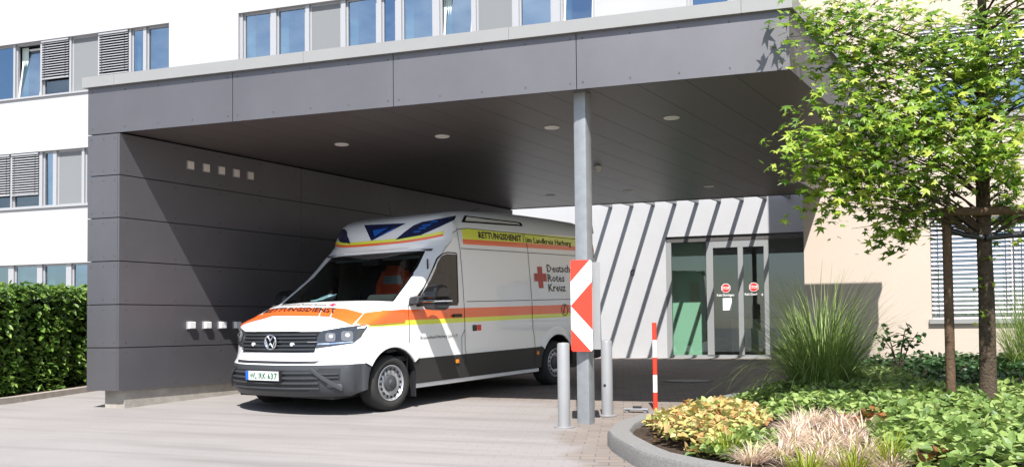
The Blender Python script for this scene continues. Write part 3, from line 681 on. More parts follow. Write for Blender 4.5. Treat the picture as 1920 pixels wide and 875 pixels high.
# blue lenses in the roof front
tri = pxpoly([(455,122),(885,102),(528,282)], 5.468, 600, 400); sid = pxpoly([(772,272),(870,190),(960,125),(1045,90),(1220,58),(1395,25),(1375,68),(1200,150),(1030,225)], 5.468, 600, 400)
cpx = lambda x, y: cast_px(x, y, .006)
decal(tri, cpx, 'blue_lens', 'blue', step=5)
lens = decal(sid, cpx, 'blue_lens', 'blue', step=5)
mm = MB(); mm.v = [(p.co.x, -p.co.y, p.co.z) for p in lens.data.vertices]; mm.f = [tuple(p.vertices)[::-1] for p in lens.data.polygons]; mm.m = [0]*len(mm.f); mm.build('blue_lens', 'blue', amb, smooth=30)
for q in (((1050,120),(1140,108),(1130,130),(1045,140)), ((1015,150),(1100,140),(1085,160),(1010,168)), ((965,185),(1040,175),(1025,192),(960,200)), ((1140,85),(1210,75),(1200,92),(1135,102))): decal(pxpoly(q, 5.468, 600, 400), lambda x, y: cast_px(x, y, .009), 'led_bar', 'blueled', step=5)
for q in (((548,175),(700,150),(600,215),(562,240)), ((545,268),(760,150),(775,140),(740,178))): decal(pxpoly(q, 5.468, 600, 400), lambda x, y: cast_px(x, y, .009), 'led_bar', 'blueled', step=5)

# stripes round the roof front: symmetric bands
def front_band(z0, z1, c0, c1, name, mats, curve):
    m = MB(); n = 40; P = []
    for k in range(n+1):
        c = c0+(c1-c0)*k/n; q = abs(c)/.9; dz = curve(q)
        P += [cast_front(c, z0+dz, .005), cast_front(c, z1+dz, .005)]
    for k in range(n):
        q = [P[2*k], P[2*k+2], P[2*k+3], P[2*k+1]]
        if all(x is not None for x in q): m.add([tuple(x) for x in q], [(0,1,2,3)])
    return m.build(name, mats, amb)
cv = lambda q: .085*q**3
front_band(2.135, 2.165, -.90, .90, 'roof_stripe', 'orange', cv); front_band(2.167, 2.205, -.90, .90, 'roof_stripe', 'yellow', cv)
# bonnet: band of orange foil, lettering
hood = pxpoly([(468,590),(500,580.5),(560,578),(600,578),(640,580),(626,608),(560,594),(510,592),(478,594)], 1, 0, 0)
m = MB()
for q in ([(480,587),(497,579.5),(560,577),(603,577.5),(597,592.5),(540,591.5),(500,592),(474,595)], [(605,577.7),(627,577.5),(618,593.5),(599,592.6)], [(629,577.8),(650,579.5),(681,587.5),(660,609.5),(640,601),(620,594)], [(683.5,587),(704,584),(759,579.5),(759,603.5),(700,608),(663.5,610)]):
    decal(q, cpx, 'x', 'orange', step=4, build=False, mb=m)
base_n = len(m.v)
m.build('bonnet_stripe', 'orange', amb, smooth=30)
def hood_cast(x, y):  # x across (toward near side), y up the bonnet, from the middle
    return cast_top(y, -x, .006)
# far wing stripe, mirrored from the near one
m = MB(); decal([(683.5,587),(704,584),(759,579.5),(759,603.5),(700,608),(663.5,610)], cpx, 'x', 'orange', step=4, build=False, mb=m); decal([(629,577.8),(650,579.5),(681,587.5),(660,609.5),(640,601),(620,594)], cpx, 'x', 'orange', step=4, build=False, mb=m)
m.v = [(p[0], -p[1], p[2]) for p in m.v]; m.build('bonnet_stripe', 'orange', amb, smooth=30)
LR = [cast_px(*p) for p in ((492,589.5),(630,589.5),(630,578),(505,580))]
if all(LR):
    bl = lambda u, v: LR[0].lerp(LR[1], u).lerp(LR[3].lerp(LR[2], u), v)
    def hcast(u, v):
        p = bl(u, v); return cast_top(p.x, p.y, .011)
    vtext('RETTUNGSDIENST', hcast, .0, .12, .80, 1.0, mats='text', bold=.03, shear=.0)
    LR2 = [cast_px(*p) for p in ((528,573.3),(612,573.3),(612,569.8),(530,569.8))]
    if all(LR2): vtext('Deutsches Rotes Kreuz', lambda u, v: cast_top(*(LR2[0].lerp(LR2[1], u).lerp(LR2[3].lerp(LR2[2], u), v)).xy, .007), 0, 0, .75, 1, mats='greytext', bold=.01)
    LR3 = [cast_px(*p) for p in ((617,574.5),(630,573.5),(631,568.5),(619,569.5))]
    if all(LR3):
        m = MB(); f3 = lambda u, v: tuple(cast_top(*(LR3[0].lerp(LR3[1], u).lerp(LR3[3].lerp(LR3[2], u), v)).xy, .007))
        for q in (((.35,0),(.65,0),(.65,1),(.35,1)), ((0,.35),(.345,.35),(.345,.65),(0,.65)), ((.655,.35),(1,.35),(1,.65),(.655,.65))): m.add([f3(*p) for p in q], [(0,1,2,3)])
        m.build('red_cross', 'pinkred', amb)
# grille
decal([(-.57,.765),(.57,.765),(.62,1.01),(-.62,1.01)], lambda c, z: cast_front(c, z, .004), 'grille', 'blk', step=.05)
gr = amb.children[-1]
def fpath(z, c0, c1, n=24, off=.004): return [p for p in (cast_front(c0+(c1-c0)*k/n, z, off) for k in range(n+1)) if p is not None]
m = MB()
for z in (.80,.845,.89,.935,.975): ridge(fpath(z, -.58, .58), .020, .022, m)
m.build('slat', 'bumper', gr)
m = MB(); ridge(fpath(1.015, -.63, .63), .016, .014, m); ridge(fpath(.89, -.60, -.50, 4), .012, .026, m); m.build('chrome_bar', 'chrome', gr)
# emblem: ring with a V over a W
p0 = cast_front(0, .885, .03); em = MB(); R_ = .088
def ep(a, b): return (p0.x-.012+(.0 if True else 0), -a, p0.z+b)
em.tube([ep(R_*math.cos(2*PI*k/28), R_*math.sin(2*PI*k/28)) for k in range(29)], .011, 8, caps=False)
for pl in ([(-.040,.070),(0,.012),(.040,.070)], [(-.078,.030),(-.036,-.066),(0,-.006),(.036,-.066),(.078,.030)]): em.tube([ep(*q) for q in pl], .0095, 8)
eo = em.build('emblem', 'chrome', gr, smooth=50)
m = MB(); m.prism([(-(R_)*math.cos(2*PI*k/28), p0.z+R_*math.sin(2*PI*k/28)) for k in range(28)], p0.x-.012, p0.x+.05, 'x'); m.build('emblem_backing', 'blk', gr)
for c in (-.31, .31):
    p = cast_front(c, .865, .0); m = MB(); m.tube([(p.x+.0, p.y, p.z), (p.x-.035, p.y, p.z)], .022, 14); m.build('strobe_lamp', 'white', gr)
# headlights (near one from its outline, far one mirrored)
hl = pxpoly([(75,350),(100,295),(330,255),(510,240),(525,250),(470,345),(400,400),(60,450)], 4.861, 580, 560)
def pair(poly, name, mats, off, step=5, parents=(amb, amb)):
    a = decal(poly, lambda x, y: cast_px(x, y, off), name, mats, parents[0], step=step)
    m = MB(); m.v = [(p.co.x, -p.co.y, p.co.z) for p in a.data.vertices]; m.f = [tuple(p.vertices)[::-1] for p in a.data.polygons]; m.m = [0]*len(m.f)
    return a, m.build(name, mats, parents[1], smooth=30)
H = pair(hl, 'headlight', 'hlglass', .006)
for cx, cy, rx, ry in ((195,350,46,40), (345,338,54,46)): pair(pxpoly([(cx+rx*math.copysign(abs(math.cos(2*PI*k/20))**.45, math.cos(2*PI*k/20)), cy+ry*math.copysign(abs(math.sin(2*PI*k/20))**.45, math.sin(2*PI*k/20))) for k in range(20)], 4.861, 580, 560), 'lamp', 'hllamp', .012, parents=H); pair(pxpoly([(cx+6+rx*.42*math.cos(2*PI*k/14), cy-8+ry*.42*math.sin(2*PI*k/14)) for k in range(14)], 4.861, 580, 560), 'projector_glint', 'projector_glint', .018, parents=H)
pair(pxpoly([(80,405),(200,400),(400,385),(395,395),(200,415),(75,420)], 4.861, 580, 560), 'daylight_strip', 'chrome', .012, parents=H)
pair(pxpoly([(440,258),(515,245),(505,262),(435,272)], 4.861, 580, 560), 'indicator', 'white', .012, parents=H)
# bumper: intakes, bars, plate
m = MB()
for q in ([(-.62,.635),(.62,.635),(.66,.665),(-.66,.665)], [(-.56,.31),(.56,.31),(.70,.56),(-.70,.56)]): decal(q, lambda c, z: cast_front(c, z, .005), 'x', 'black', step=.06, build=False, mb=m)
ik = m.build('air_intake', 'black', amb)
m = MB()
for z in (.345,.405,.465,.525): ridge(fpath(z, -.68, .68, 28, .006), .024, .018, m)
m.build('bar', 'bumper', ik)
for s in (-1, 1):
    m = MB(); A_ = [cast_front(s*(.60+.28*k/8), .57-.24*k/8, .008) for k in range(9)]; A_ = [p for p in A_ if p]; ridge(A_, .05, .03, m); m.build('strut', 'bumper', ik)
    m = MB(); decal([(s*.70,.45),(s*.86,.44),(s*.86,.575),(s*.66,.58)] if s > 0 else [(s*.66,.58),(s*.86,.575),(s*.86,.44),(s*.70,.45)], lambda c, z: cast_front(c, z, .006), 'x', 'black', step=.05, build=False, mb=m); fg = m.build('fog_lamp_recess', 'black', amb)
    m = MB(); ridge([p for p in (cast_front(s*(.69+.16*k/5), .51, .008) for k in range(6)) if p], .016, .014, m); ridge([p for p in (cast_front(s*(.71+.14*k/5), .47, .008) for k in range(6)) if p], .016, .014, m); m.build('bar', 'bumper', fg)
    m = MB(); decal([(s*.75,.355),(s*.87,.355),(s*.87,.395),(s*.75,.395)], lambda c, z: cast_front(c, z, .008), 'x', 'hllamp', step=.04, build=False, mb=m); m.build('fog_lamp', 'hllamp', amb)
pf = cast_front(0, .50, 0).x-.035
m = MB(); m.box(pf, pf+.05, -.275, .275, .425, .555); plh = m.build('number_plate', 'black', amb)
m = MB(); m.box(pf-.006, pf-.001, -.26, .26, .438, .548); m.build('plate_face', 'signwhite', plh)
m = MB(); m.box(pf-.009, pf-.0065, .215, .26, .438, .548); m.build('euro_band', 'plateblue', plh)
def pcast(x, y): return Vector((pf-.010, -x, y))
for s, x, wd in (('WL', -.195, .115), ('RK', -.035, .105), ('637', .09, .155)): vtext(s, pcast, x, .458, .072, wd, mats='plategreen', bold=.022, parent=plh)
m = MB(); m.prism([(.056+.012*math.cos(k*PI/5), .475+.012*math.sin(k*PI/5)) for k in range(10)], pf-.010, pf-.0065, 'x'); m.prism([(.056+.014*math.cos(k*PI/5), .512+.014*math.sin(k*PI/5)) for k in range(10)], pf-.010, pf-.0065, 'x'); m.build('plate_seal', 'alu', plh)
# wheels
def wheel(t, s):
    r = bpy.data.objects.new('wheel', None); C.objects.link(r); r.parent = amb; r.location = (t, s*(HWD-.04), .345)
    Y = lambda h: h*s
    m = MB(); pr = [(-.20,.215),(-.215,.25),(-.215,.31),(-.195,.335),(-.15,.3465),(-.10,.348),(-.05,.3465),(-.012,.335),(.012,.31),(.012,.255),(-.005,.222),(-.02,.212)]
    m.lathe([(Y(h), q) for h, q in pr], 44); m.build('tyre', 'rubber', r, smooth=50)
    m = MB(); pr = [(-.20,.213),(-.02,.212),(.002,.222),(.004,.215),(-.012,.203),(-.035,.196),(-.04,.19),(-.018,.165),(-.012,.14),(-.02,.11),(-.03,.02),(-.03,.001)]
    m.lathe([(Y(h), q) for h, q in pr], 44); m.build('rim', 'rim', r, smooth=40)
    m = MB()
    for k in range(16):
        a = 2*PI*k/16; ca, sa = .172*math.cos(a), .172*math.sin(a); m.add([(ca+.020*math.cos(2*PI*i/10), Y(-.004), sa+.020*math.sin(2*PI*i/10)) for i in range(10)], [tuple(range(10))])
    m.build('rim_hole', 'gap', r)
    m = MB(); m.lathe([(Y(h), q) for h, q in ((-.03,.105),(.0,.10),(.008,.085),(.006,.06),(.012,.045),(.022,.035),(.024,.001))], 28); 
    m.build('hub_cap', 'hub', r, smooth=40)
for t in (0, 3.64):
    for s in (-1, 1): wheel(t, s)
m = MB()                                       # black liners inside the arches
for t in (0, 3.64):
    for s in (-1, 1): m.box(t-.40, t+.40, min(s*.45, s*.47), max(s*.45, s*.47), .25, .78)
m.build('wheel_liner', 'black', amb)
for s in (-1, 1):
    m = MB(); y0, y1 = sorted((s*.80, s*1.0)); m.box(.40, .42, y0, y1, .14, .46); m.build('mud_flap', 'black', amb)
    for t in (0, 3.64):                         # raised lip round the wheel arch
        m = MB(); P_ = []
        for k in range(19):
            a = math.radians(32+116*k/18); P_.append([cast_side(t+r*math.cos(a), .345+r*math.sin(a), s, o) for r, o in ((.44,.0),(.445,.016),(.53,.014),(.57,.0))])
        m.add([tuple(p) for q in P_ for p in q], [(i*4+k, (i+1)*4+k, (i+1)*4+k+1, i*4+k+1) for i in range(18) for k in range(3)]); m.build('arch_lip', 'paint', amb, smooth=40)
m = MB(); m.box(.44, 3.18, -.985, -.93, .24, .305); m.box(.44, 3.18, .93, .985, .24, .305); m.build('sill', 'paint', amb, bevel=.015)
m = MB(); m.box(-.7, 4.9, -.75, .75, .20, .30); m.build('chassis', 'black', amb)
# mirrors
for s in (-1, 1):
    m = MB(); k = s
    prof_ = [(.40,1.36),(.41,1.47),(.46,1.535),(.55,1.56),(.64,1.545),(.70,1.48),(.70,1.36)]
    y0, y1 = sorted((s*1.13, s*1.33)); m.prism(prof_, y0, y1, 'y'); mir = m.build('wing_mirror', 'blk', amb, bevel=.04)
    m = MB(); m.prism([(.42,1.24),(.40,1.325),(.70,1.325),(.69,1.25),(.62,1.225)], y0+.01, y1-.01, 'y'); m.build('lower_shell', 'bumper', mir, bevel=.03)
    m = MB(); m.box(.385, .72, y0-.006, y1+.006, 1.328, 1.357); m.build('chrome_strip', 'chrome', mir, bevel=.006)
    m = MB(); m.prism([(.30,1.31),(.33,1.40),(.46,1.42),(.56,1.31)], *sorted((s*.97, s*1.145)), 'y'); m.build('mirror_arm', 'black', mir, bevel=.02)
m = decal([(.34,1.305),(.46,1.305),(.60,1.52),(.585,1.52)], cast_side, 'mirror_triangle', 'blk', step=.06)
# window trim: black line round the side window, slider bar
for s in (-1, 1):
    m = MB()
    for i in range(len(WIN)):
        a, b = Vector(WIN[i]), Vector(WIN[(i+1) % len(WIN)]); d = (b-a).normalized(); e = Vector((-d.y, d.x))*.014; n = 4
        for k in range(n):
            p, q = a.lerp(b, k/n), a.lerp(b, (k+1)/n); m.add([tuple(cast_side(*x, s, .004)) for x in (p-e*1.0, q-e*1.0, q+e*.2, p+e*.2)], [(0,1,2,3)])
    m.build('window_seal', 'blk', amb)
m = MB(); m.box(.74, .765, -.965, -.955, 1.31, 1.90); m.build('window_bar', 'blk', amb)
# cab interior
m = MB(); m.prism([(.0,1.0),(.18,1.36),(.45,1.37),(.62,1.30),(.72,1.10),(.66,.75),(.0,.7)], -.93, .93, 'y'); m.box(.50,.95,-.15,.15,1.0,1.28); dsh = m.build('dashboard', 'dash', amb, bevel=.04)
m = MB(); m.prism([(.35,1.36),(.42,1.455),(.66,1.44),(.72,1.33)], -.82, -.30, 'y'); m.build('instrument_hood', 'dash', dsh, bevel=.03)
m = MB(); m.box(.0, 1.75, -.95, .95, .60, .66); m.build('cab_floor', 'black', amb)
m = MB(); m.box(1.72, 1.76, -.93, .93, .60, 2.05); m.box(.95, 1.72, -.86, .86, 2.02, 2.05); bk = m.build('bulkhead', 'dash', amb)
m = MB(); m.box(1.70, 1.718, -.30, .02, 1.1, 2.0); m.build('panel', 'cabin', bk)
m = MB(); m.box(.93, .99, -.70, -.10, 1.93, 1.99); m.box(.93,.99,.10,.70,1.93,1.99); m.build('sun_visor', 'cabin', amb, bevel=.01)
m = MB(); m.box(.80,.87,-.14,.14,1.86,1.93); m.build('rear_view_mirror', 'black', amb, bevel=.02)
for y in (-.50, .50):
    m = MB(); m.prism([(.95,.95),(.93,1.06),(1.40,1.04),(1.50,1.0),(1.50,.9)], y-.26, y+.26, 'y'); st = m.build('seat', 'seat', amb, bevel=.04)
    m = MB(); m.prism([(1.36,1.05),(1.46,1.72),(1.56,1.72),(1.52,1.03)], y-.25, y+.25, 'y'); m.prism([(1.47,1.75),(1.49,1.93),(1.57,1.93),(1.57,1.74)], y-.13, y+.13, 'y'); m.build('backrest', 'seat', st, bevel=.04)
m = MB(); R_ = .19
m.tube([(.78+.08*math.sin(a), -.50+R_*math.cos(a), 1.27+R_*.85*math.sin(a)) for a in [2*PI*k/24 for k in range(25)]], .016, 8, caps=False); m.tube([(.78,-.50-R_,1.27),(.74,-.50,1.25),(.78,-.50+R_,1.27)], .02, 6); m.build('steering_wheel', 'black', amb, smooth=60)
m = MB(); m.tube([(1.55,.25,2.64),(1.5,.25,2.80)], .006, 5); m.build('antenna', 'black', amb); m = MB(); m.tube([(2.35,-.35,2.65),(2.75,-.35,2.76)], .007, 5); m.build('antenna', 'black', amb)
m = MB(); m.prism([(4.75,2.42),(4.9,2.42),(4.86,2.58),(4.75,2.58)], -.98, -.80, 'y'); m.prism([(4.75,2.42),(4.9,2.42),(4.86,2.58),(4.75,2.58)], .80, .98, 'y'); m.build('rear_blue_lamp', 'blue', amb, bevel=.02)
decal([(-.80,2.20),(-.52,2.20),(-.52,1.0),(-.80,1.0)], lambda c, z: (lambda h: h[0]+Vector((.004,0,0)) if h[0] else None)(bvh.ray_cast(Vector((8, c, z)), Vector((-1,0,0)))), 'rear_lamp', 'red', step=.2, mirror=True)
# things that lie or hang in the cab
jk = empty('safety_jacket', AM @ Vector((1.36, .02, 1.25)), 'orange safety jacket with grey reflective bands hanging behind the windscreen', 'jacket'); jk.rotation_euler = amb.rotation_euler
m = MB(); W_ = 16
rows_ = [(0,.26),(.12,.25),(.24,.24),(.36,.22),(.48,.20),(.56,.15),(.62,.09)]
for j, (zz, hw) in enumerate(rows_):
    for i in range(W_): a = 2*PI*i/W_; m.v.append((.10*math.sin(a)*(1+.25*math.sin(3*a+j))-.02*j*.5, hw*math.cos(a)*(1+.08*math.sin(5*a+j)), zz))
for j in range(len(rows_)-1):
    for i in range(W_): m.f.append((j*W_+i, j*W_+(i+1)%W_, (j+1)*W_+(i+1)%W_, (j+1)*W_+i)); m.m.append(1 if j == 3 else 0)
m.build('body', ['jacket', 'silver'], jk, smooth=60)
for s in (-1, 1):
    m = MB(); m.tube([(-.03, s*.17, .52), (-.05, s*.27, .34), (-.08, s*.27, .05), (-.05, s*.24, -.12)], [.07, .075, .065, .055], 10); m.build('sleeve', 'jacket', jk, smooth=60)
pp = empty('glove_pair', AM @ Vector((.27, .33, 1.40)), 'pale blue crumpled disposable gloves lying on the ambulance dashboard', 'gloves'); pp.rotation_euler = amb.rotation_euler
m = MB(); n_ = 12
for j in range(5):
    for i in range(n_): a = 2*PI*i/n_; m.v.append((.05*math.cos(a)*(1-.15*j)+.02*math.sin(3*a), .20*math.sin(a)*(1-.2*j)-.06*j+.02*math.sin(4*a), .018*j+.008*math.sin(2*a+j)))
for j in range(4):
    for i in range(n_): m.f.append((j*n_+i, j*n_+(i+1)%n_, (j+1)*n_+(i+1)%n_, (j+1)*n_+i)); m.m.append(0)
M['glove'] = mat('pale blue nitrile', (.45, .66, .75), .4, .4); m.build('glove', 'glove', pp, smooth=60)
# ---------------------------------------------------------------- warning board, bollards, marker post
sg = empty('chevron_board', (-2.56, 9.93, .80), 'red and white chevron warning board strapped to the galvanised post', 'warning sign')
SA = math.radians(22); SN = Vector((-math.sin(SA)*0+math.sin(math.radians(8)), -math.cos(math.radians(8)), 0))
def rrect(w, h, r, n=6):
    P = []
    for cx, cy, a0 in ((w/2-r, h-r, 0), (-w/2+r, h-r, PI/2), (-w/2+r, r, PI), (w/2-r, r, 1.5*PI)):
        P += [(cx+r*math.cos(a0+PI/2*k/n), cy+r*math.sin(a0+PI/2*k/n)) for k in range(n+1)]
    return P
BW, BH, SGA = .235, 1.0, math.radians(10)
def sgT(p): return (p[0]*math.cos(SGA)-p[1]*math.sin(SGA), p[0]*math.sin(SGA)+p[1]*math.cos(SGA), p[2])
def clip_poly(poly, co, no):
    out = []; 
    for i in range(len(poly)):
        a, b = poly[i-1], poly[i]; da = (a[0]-co[0])*no[0]+(a[1]-co[1])*no[1]; db = (b[0]-co[0])*no[0]+(b[1]-co[1])*no[1]
        if da*db < 0: k = da/(da-db); out.append((a[0]+(b[0]-a[0])*k, a[1]+(b[1]-a[1])*k))
        if db >= 0: out.append(b)
    return out
face = rrect(BW, BH, .03)
m = MB(sgT); m.prism(face, -.012, .0, 'y'); m.prism(rrect(BW-.01, BH-.01, .025), .0005, .014, 'y'); m.build('board', 'signwhite', sg)
m = MB(sgT)
hw_, ap = BW/2, .50
y_ = -.0145
# centre arrow pointing left, and the two corner wedges
sl = 1.12
tri_ = clip_poly(clip_poly(face, (-hw_, ap), (sl, -1)), (-hw_, ap), (sl, 1))
# stripes: boundaries run parallel to the arrow's edges
top1 = clip_poly(face, (-hw_, .765), (-sl, 1)); bot1 = clip_poly(face, (-hw_, .245), (-sl, -1))
for P_ in (tri_, top1, bot1):
    if len(P_) > 2: m.add([(p[0], y_, p[1]) for p in P_], [tuple(range(len(P_)))])
m.build('red_chevron', 'signred', sg)
m = MB(sgT); m.box(-.02, .20, .07, .085, .02, .98); m.build('rear_board', 'silver', sg)
m = MB(sgT)
for z in (.2, .8): m.box(-.10, .10, .015, .055, z-.02, z+.02); m.box(.09,.12,.015,.24,z-.02,z+.02)
m.build('clamp', 'galv', sg)
def bollard(x, y, h, lab, lock):
    z = gz(x, y); t = empty('bollard', (x, y, z), lab, 'bollard', 'silver bollards beside the galvanised post')
    m = MB(); m.lathe([(-.05,.001),(-.05,.066),(h-.02,.066),(h-.006,.061),(h,.045),(h+.004,.001)], 32, 'z'); m.build('tube', 'silver', t, smooth=40)
    m = MB(); m.lathe([(.001,.067),(.001,.11),(.012,.11),(.014,.067)], 28, 'z'); m.build('base_plate', 'silver', t, smooth=40)
    if lock:
        a = math.radians(-100); m = MB(); m.tube([(.06*math.cos(a), .06*math.sin(a), .36), (.070*math.cos(a), .070*math.sin(a), .36)], .016, 14); lk = m.build('lock', 'black', t)
bollard(-2.69, 9.63, .90, 'silver bollard in front of the galvanised post, on its left', False); bollard(-2.47, 10.72, .88, 'silver bollard with a lock hole, just behind the galvanised post', True)
x, y = -2.02, 11.37
t = empty('marker_post', (x, y, gz(x, y)), 'thin red and white banded post standing at the planting bed edge', 'marker post')
for i in range(5):
    m = MB(); a, b = i*.212, (i+1)*.212-.0005; m.lathe([(a,.001),(a,.028),(b,.028),(b,.001)], 18, 'z'); m.build('band', 'signwhite' if i % 2 else 'signred', t, smooth=40)
t = empty('post_foot', (-2.19, 11.09, gz(-2.19, 11.09)), 'flat grey metal foot bracket lying beside the banded post', 'bracket')
m = MB(); m.box(-.16,.14,-.05,.05,.03,.05); m.box(-.14,-.10,-.04,.04,0,.03); m.box(.08,.12,-.04,.04,0,.03); m.build('plate', 'galv', t, bevel=.006)
m = MB(); m.box(-.05,.05,-.03,.03,.0505,.075); m.build('block', 'black', t, bevel=.006)
x, y = -2.16, 15.15
t = empty('manhole_cover', (x, y, gz(x, y)+.006), 'round iron manhole cover in the shaded paving before the entrance', 'manhole cover')
m = MB(); m.lathe([(-.05,.40),(.004,.40),(.004,.34),(0,.335)], 40, 'z'); m.build('ring_frame', 'iron', t, smooth=30)
m = MB(); m.lathe([(.0,.333),(.003,.33),(.003,.001)], 40, 'z'); m.build('lid', 'concrete', t)

# ---------------------------------------------------------------- planting bed
KO = [(-1.99,8.95),(-1.92,8.35),(-1.79,7.95),(-1.63,7.6),(-1.47,7.25),(-1.30,6.95),(-.99,6.62),(-.74,6.42),(-.40,6.20),(0,6.0),(.5,5.8),(1.2,5.6),(2.2,5.45),(4.5,5.4)]
KF = [(4.5,19.3),(.35,19.3),(.15,17.4),(-.25,15.2),(-.75,13.3),(-1.3,11.7),(-1.72,10.5),(-1.93,9.75),(-1.99,9.3)]
def inset(poly, d):
    n = len(poly); out = []
    for i in range(n):
        a, b, c = Vector(poly[i-1]), Vector(poly[i]), Vector(poly[(i+1) % n]); e1 = (b-a).normalized(); e2 = (c-b).normalized()
        nn = Vector((-(e1.y+e2.y), e1.x+e2.x)).normalized(); out.append(tuple(b+nn*d))
    return out
loop = KO+KF; inn = inset(loop, .21)
n = len(loop); m = MB(); KH = .135
kerb_rows = [(inset(loop, -.01), -.12), (inset(loop, -.006), KH-.025), (inset(loop, .012), KH), (inset(loop, .19), KH), (inset(loop, .205), KH-.02), (inset(loop, .215), -.05)]
V_ = []
for P_, z in kerb_rows: V_ += [(p[0], p[1], gz(p[0], p[1])+z) for p in P_]
m.add(V_, [(r*n+i, r*n+(i+1) % n, (r+1)*n+(i+1) % n, (r+1)*n+i) for r in range(len(kerb_rows)-1) for i in range(n)])
tag(m.build('kerb', 'granite', smooth=35), kind='structure')
def inpoly(x, y, P):
    c = False
    for i in range(len(P)):
        x1, y1 = P[i-1]; x2, y2 = P[i]
        if (y1 > y) != (y2 > y) and x < (x2-x1)*(y-y1)/(y2-y1)+x1: c = not c
    return c
def edge_dist(x, y, P):
    d = 9
    for i in range(len(P)):
        a, b = Vector(P[i-1]), Vector(P[i]); ab = b-a; t = max(0, min(1, (Vector((x,y))-a).dot(ab)/max(1e-9, ab.length_squared))); d = min(d, (Vector((x,y))-a-ab*t).length)
    return d
def soil_z(x, y):
    e = edge_dist(x, y, inn); return gz(x, y)+.085+.07*smoothstep(0, 1.6, e)+.02*noise.noise((x*3, y*3, 0))
m = MB(); st_ = .16; gx = [-2.2+i*st_ for i in range(44)]; gy = [5.3+j*st_ for j in range(90)]; idx = {}
for j, y in enumerate(gy):
    for i, x in enumerate(gx):
        idx[i, j] = len(m.v); m.v.append((x, y, soil_z(x, y) if inpoly(x, y, inn) else gz(x, y)+.075))
for j in range(len(gy)-1):
    for i in range(len(gx)-1):
        cx, cy = gx[i]+st_/2, gy[j]+st_/2
        if inpoly(cx, cy, inset(loop, .08)): m.f.append((idx[i,j], idx[i+1,j], idx[i+1,j+1], idx[i,j+1])); m.m.append(0)
tag(m.build('planting_soil', 'soil', smooth=60), kind='structure')

def leafmat(name, cols, trans=.3, rough=.45): M[name] = mat(name, cols[len(cols)//2], rough, .4, island=cols, trans=trans)
leafmat('ground_green', [(.10,.17,.045),(.16,.25,.06),(.21,.31,.08),(.27,.37,.10),(.36,.43,.15)])
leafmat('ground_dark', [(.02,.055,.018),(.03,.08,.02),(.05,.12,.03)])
leafmat('ground_yellow', [(.50,.30,.09),(.58,.50,.18),(.40,.46,.15),(.30,.38,.12),(.60,.36,.15),(.33,.16,.06),(.66,.54,.26),(.44,.48,.20)])
leafmat('ground_rust', [(.22,.07,.025),(.30,.11,.03),(.16,.06,.03),(.20,.20,.04)])
leafmat('straw', [(.70,.50,.42),(.78,.62,.54),(.58,.44,.33),(.84,.69,.61),(.52,.46,.20),(.72,.50,.43)], .35, .5)
leafmat('lime_grass', [(.22,.28,.02),(.32,.34,.03),(.15,.24,.02)], .35, .45)
leafmat('tall_grass', [(.13,.21,.04),(.19,.30,.06),(.26,.37,.09),(.36,.44,.16),(.15,.24,.05)], .35, .45)
leafmat('hedge_leaf', [(.05,.11,.018),(.10,.19,.03),(.17,.29,.05),(.29,.41,.10)], .3, .33)
leafmat('tree_leaf', [(.06,.13,.012),(.12,.23,.02),(.20,.33,.03),(.31,.43,.045),(.48,.52,.09)], .42, .38)
def leaf(m, p, L_, W_, az, tilt, roll, fold=.25, mi=0, droop=.3):
    "one leaf folded along its midrib; p is the stalk end"
    ca, sa = math.cos(az), math.sin(az); d = Vector((ca*math.cos(tilt), sa*math.cos(tilt), math.sin(tilt))); s = Vector((-sa, ca, 0)); u = s.cross(d)*-1
    u = d.cross(s); s2 = s*math.cos(roll)+u*math.sin(roll); u2 = -s*math.sin(roll)+u*math.cos(roll)
    p = Vector(p); mid = p+d*L_*.5+u2*(-fold*W_*.5); tip = p+d*L_-Vector((0,0,droop*L_*.3))
    l1 = p+d*L_*.38+s2*W_*.5; r1 = p+d*L_*.38-s2*W_*.5; l2 = p+d*L_*.7+s2*W_*.33; r2 = p+d*L_*.7-s2*W_*.33
    b = len(m.v); m.v += [tuple(q) for q in (p, l1, l2, tip, r2, r1, mid)]; m.f += [(b,b+1,b+6),(b+1,b+2,b+6),(b+2,b+3,b+6),(b+3,b+4,b+6),(b+4,b+5,b+6),(b+5,b,b+6)]; m.m += [mi]*6
R = random.Random(11)
def patch(name, poly, dens, hgt, L_, W_, mats, label, hole=None, thin=None):
    m = MB(); xs_ = [p[0] for p in poly]; ys_ = [p[1] for p in poly]; A = (max(xs_)-min(xs_))*(max(ys_)-min(ys_))
    for k in range(int(A*dens)):
        x, y = R.uniform(min(xs_), max(xs_)), R.uniform(min(ys_), max(ys_))
        if not inpoly(x, y, poly) or not inpoly(x, y, inset(loop, .12)): continue
        if y < 9.2 and x < .5 and edge_dist(x, y, inn) < .17+.10*noise.noise((x*5, y*5, 2)): continue
        if y > 9.5 and R.random() < min(.6, (y-9.5)*.10): continue
        e = edge_dist(x, y, poly); hm = hgt*(.35+.65*smoothstep(0, .35, e))*(.72+.45*noise.noise((x*2.1, y*2.1, 3.3))+.22*noise.noise((x*7, y*7, 1)))
        if hole and hole(x, y): continue
        z = soil_z(x, y)+max(.02, hm)*(R.random()**.35)
        leaf(m, (x, y, z), L_*R.uniform(.6, 1.2), W_*R.uniform(.7, 1.2), R.uniform(0, 2*PI), R.gauss(.15, .45), R.gauss(0, .35), mi=0)
    o = m.build(name, mats); return tag(o, label, None, None, 'stuff')
ZA = [(-1.72,7.95),(-1.76,8.9),(-1.72,9.5),(-1.55,10.3),(-1.1,11.0),(-.75,10.4),(-.55,9.2),(-.62,8.2),(-.78,7.2),(-1.0,7.15),(-1.3,7.45)]
ZB = [(-1.05,7.25),(-.75,8.1),(-.42,8.3),(-.40,7.6),(-.55,7.0),(-.85,6.95)]
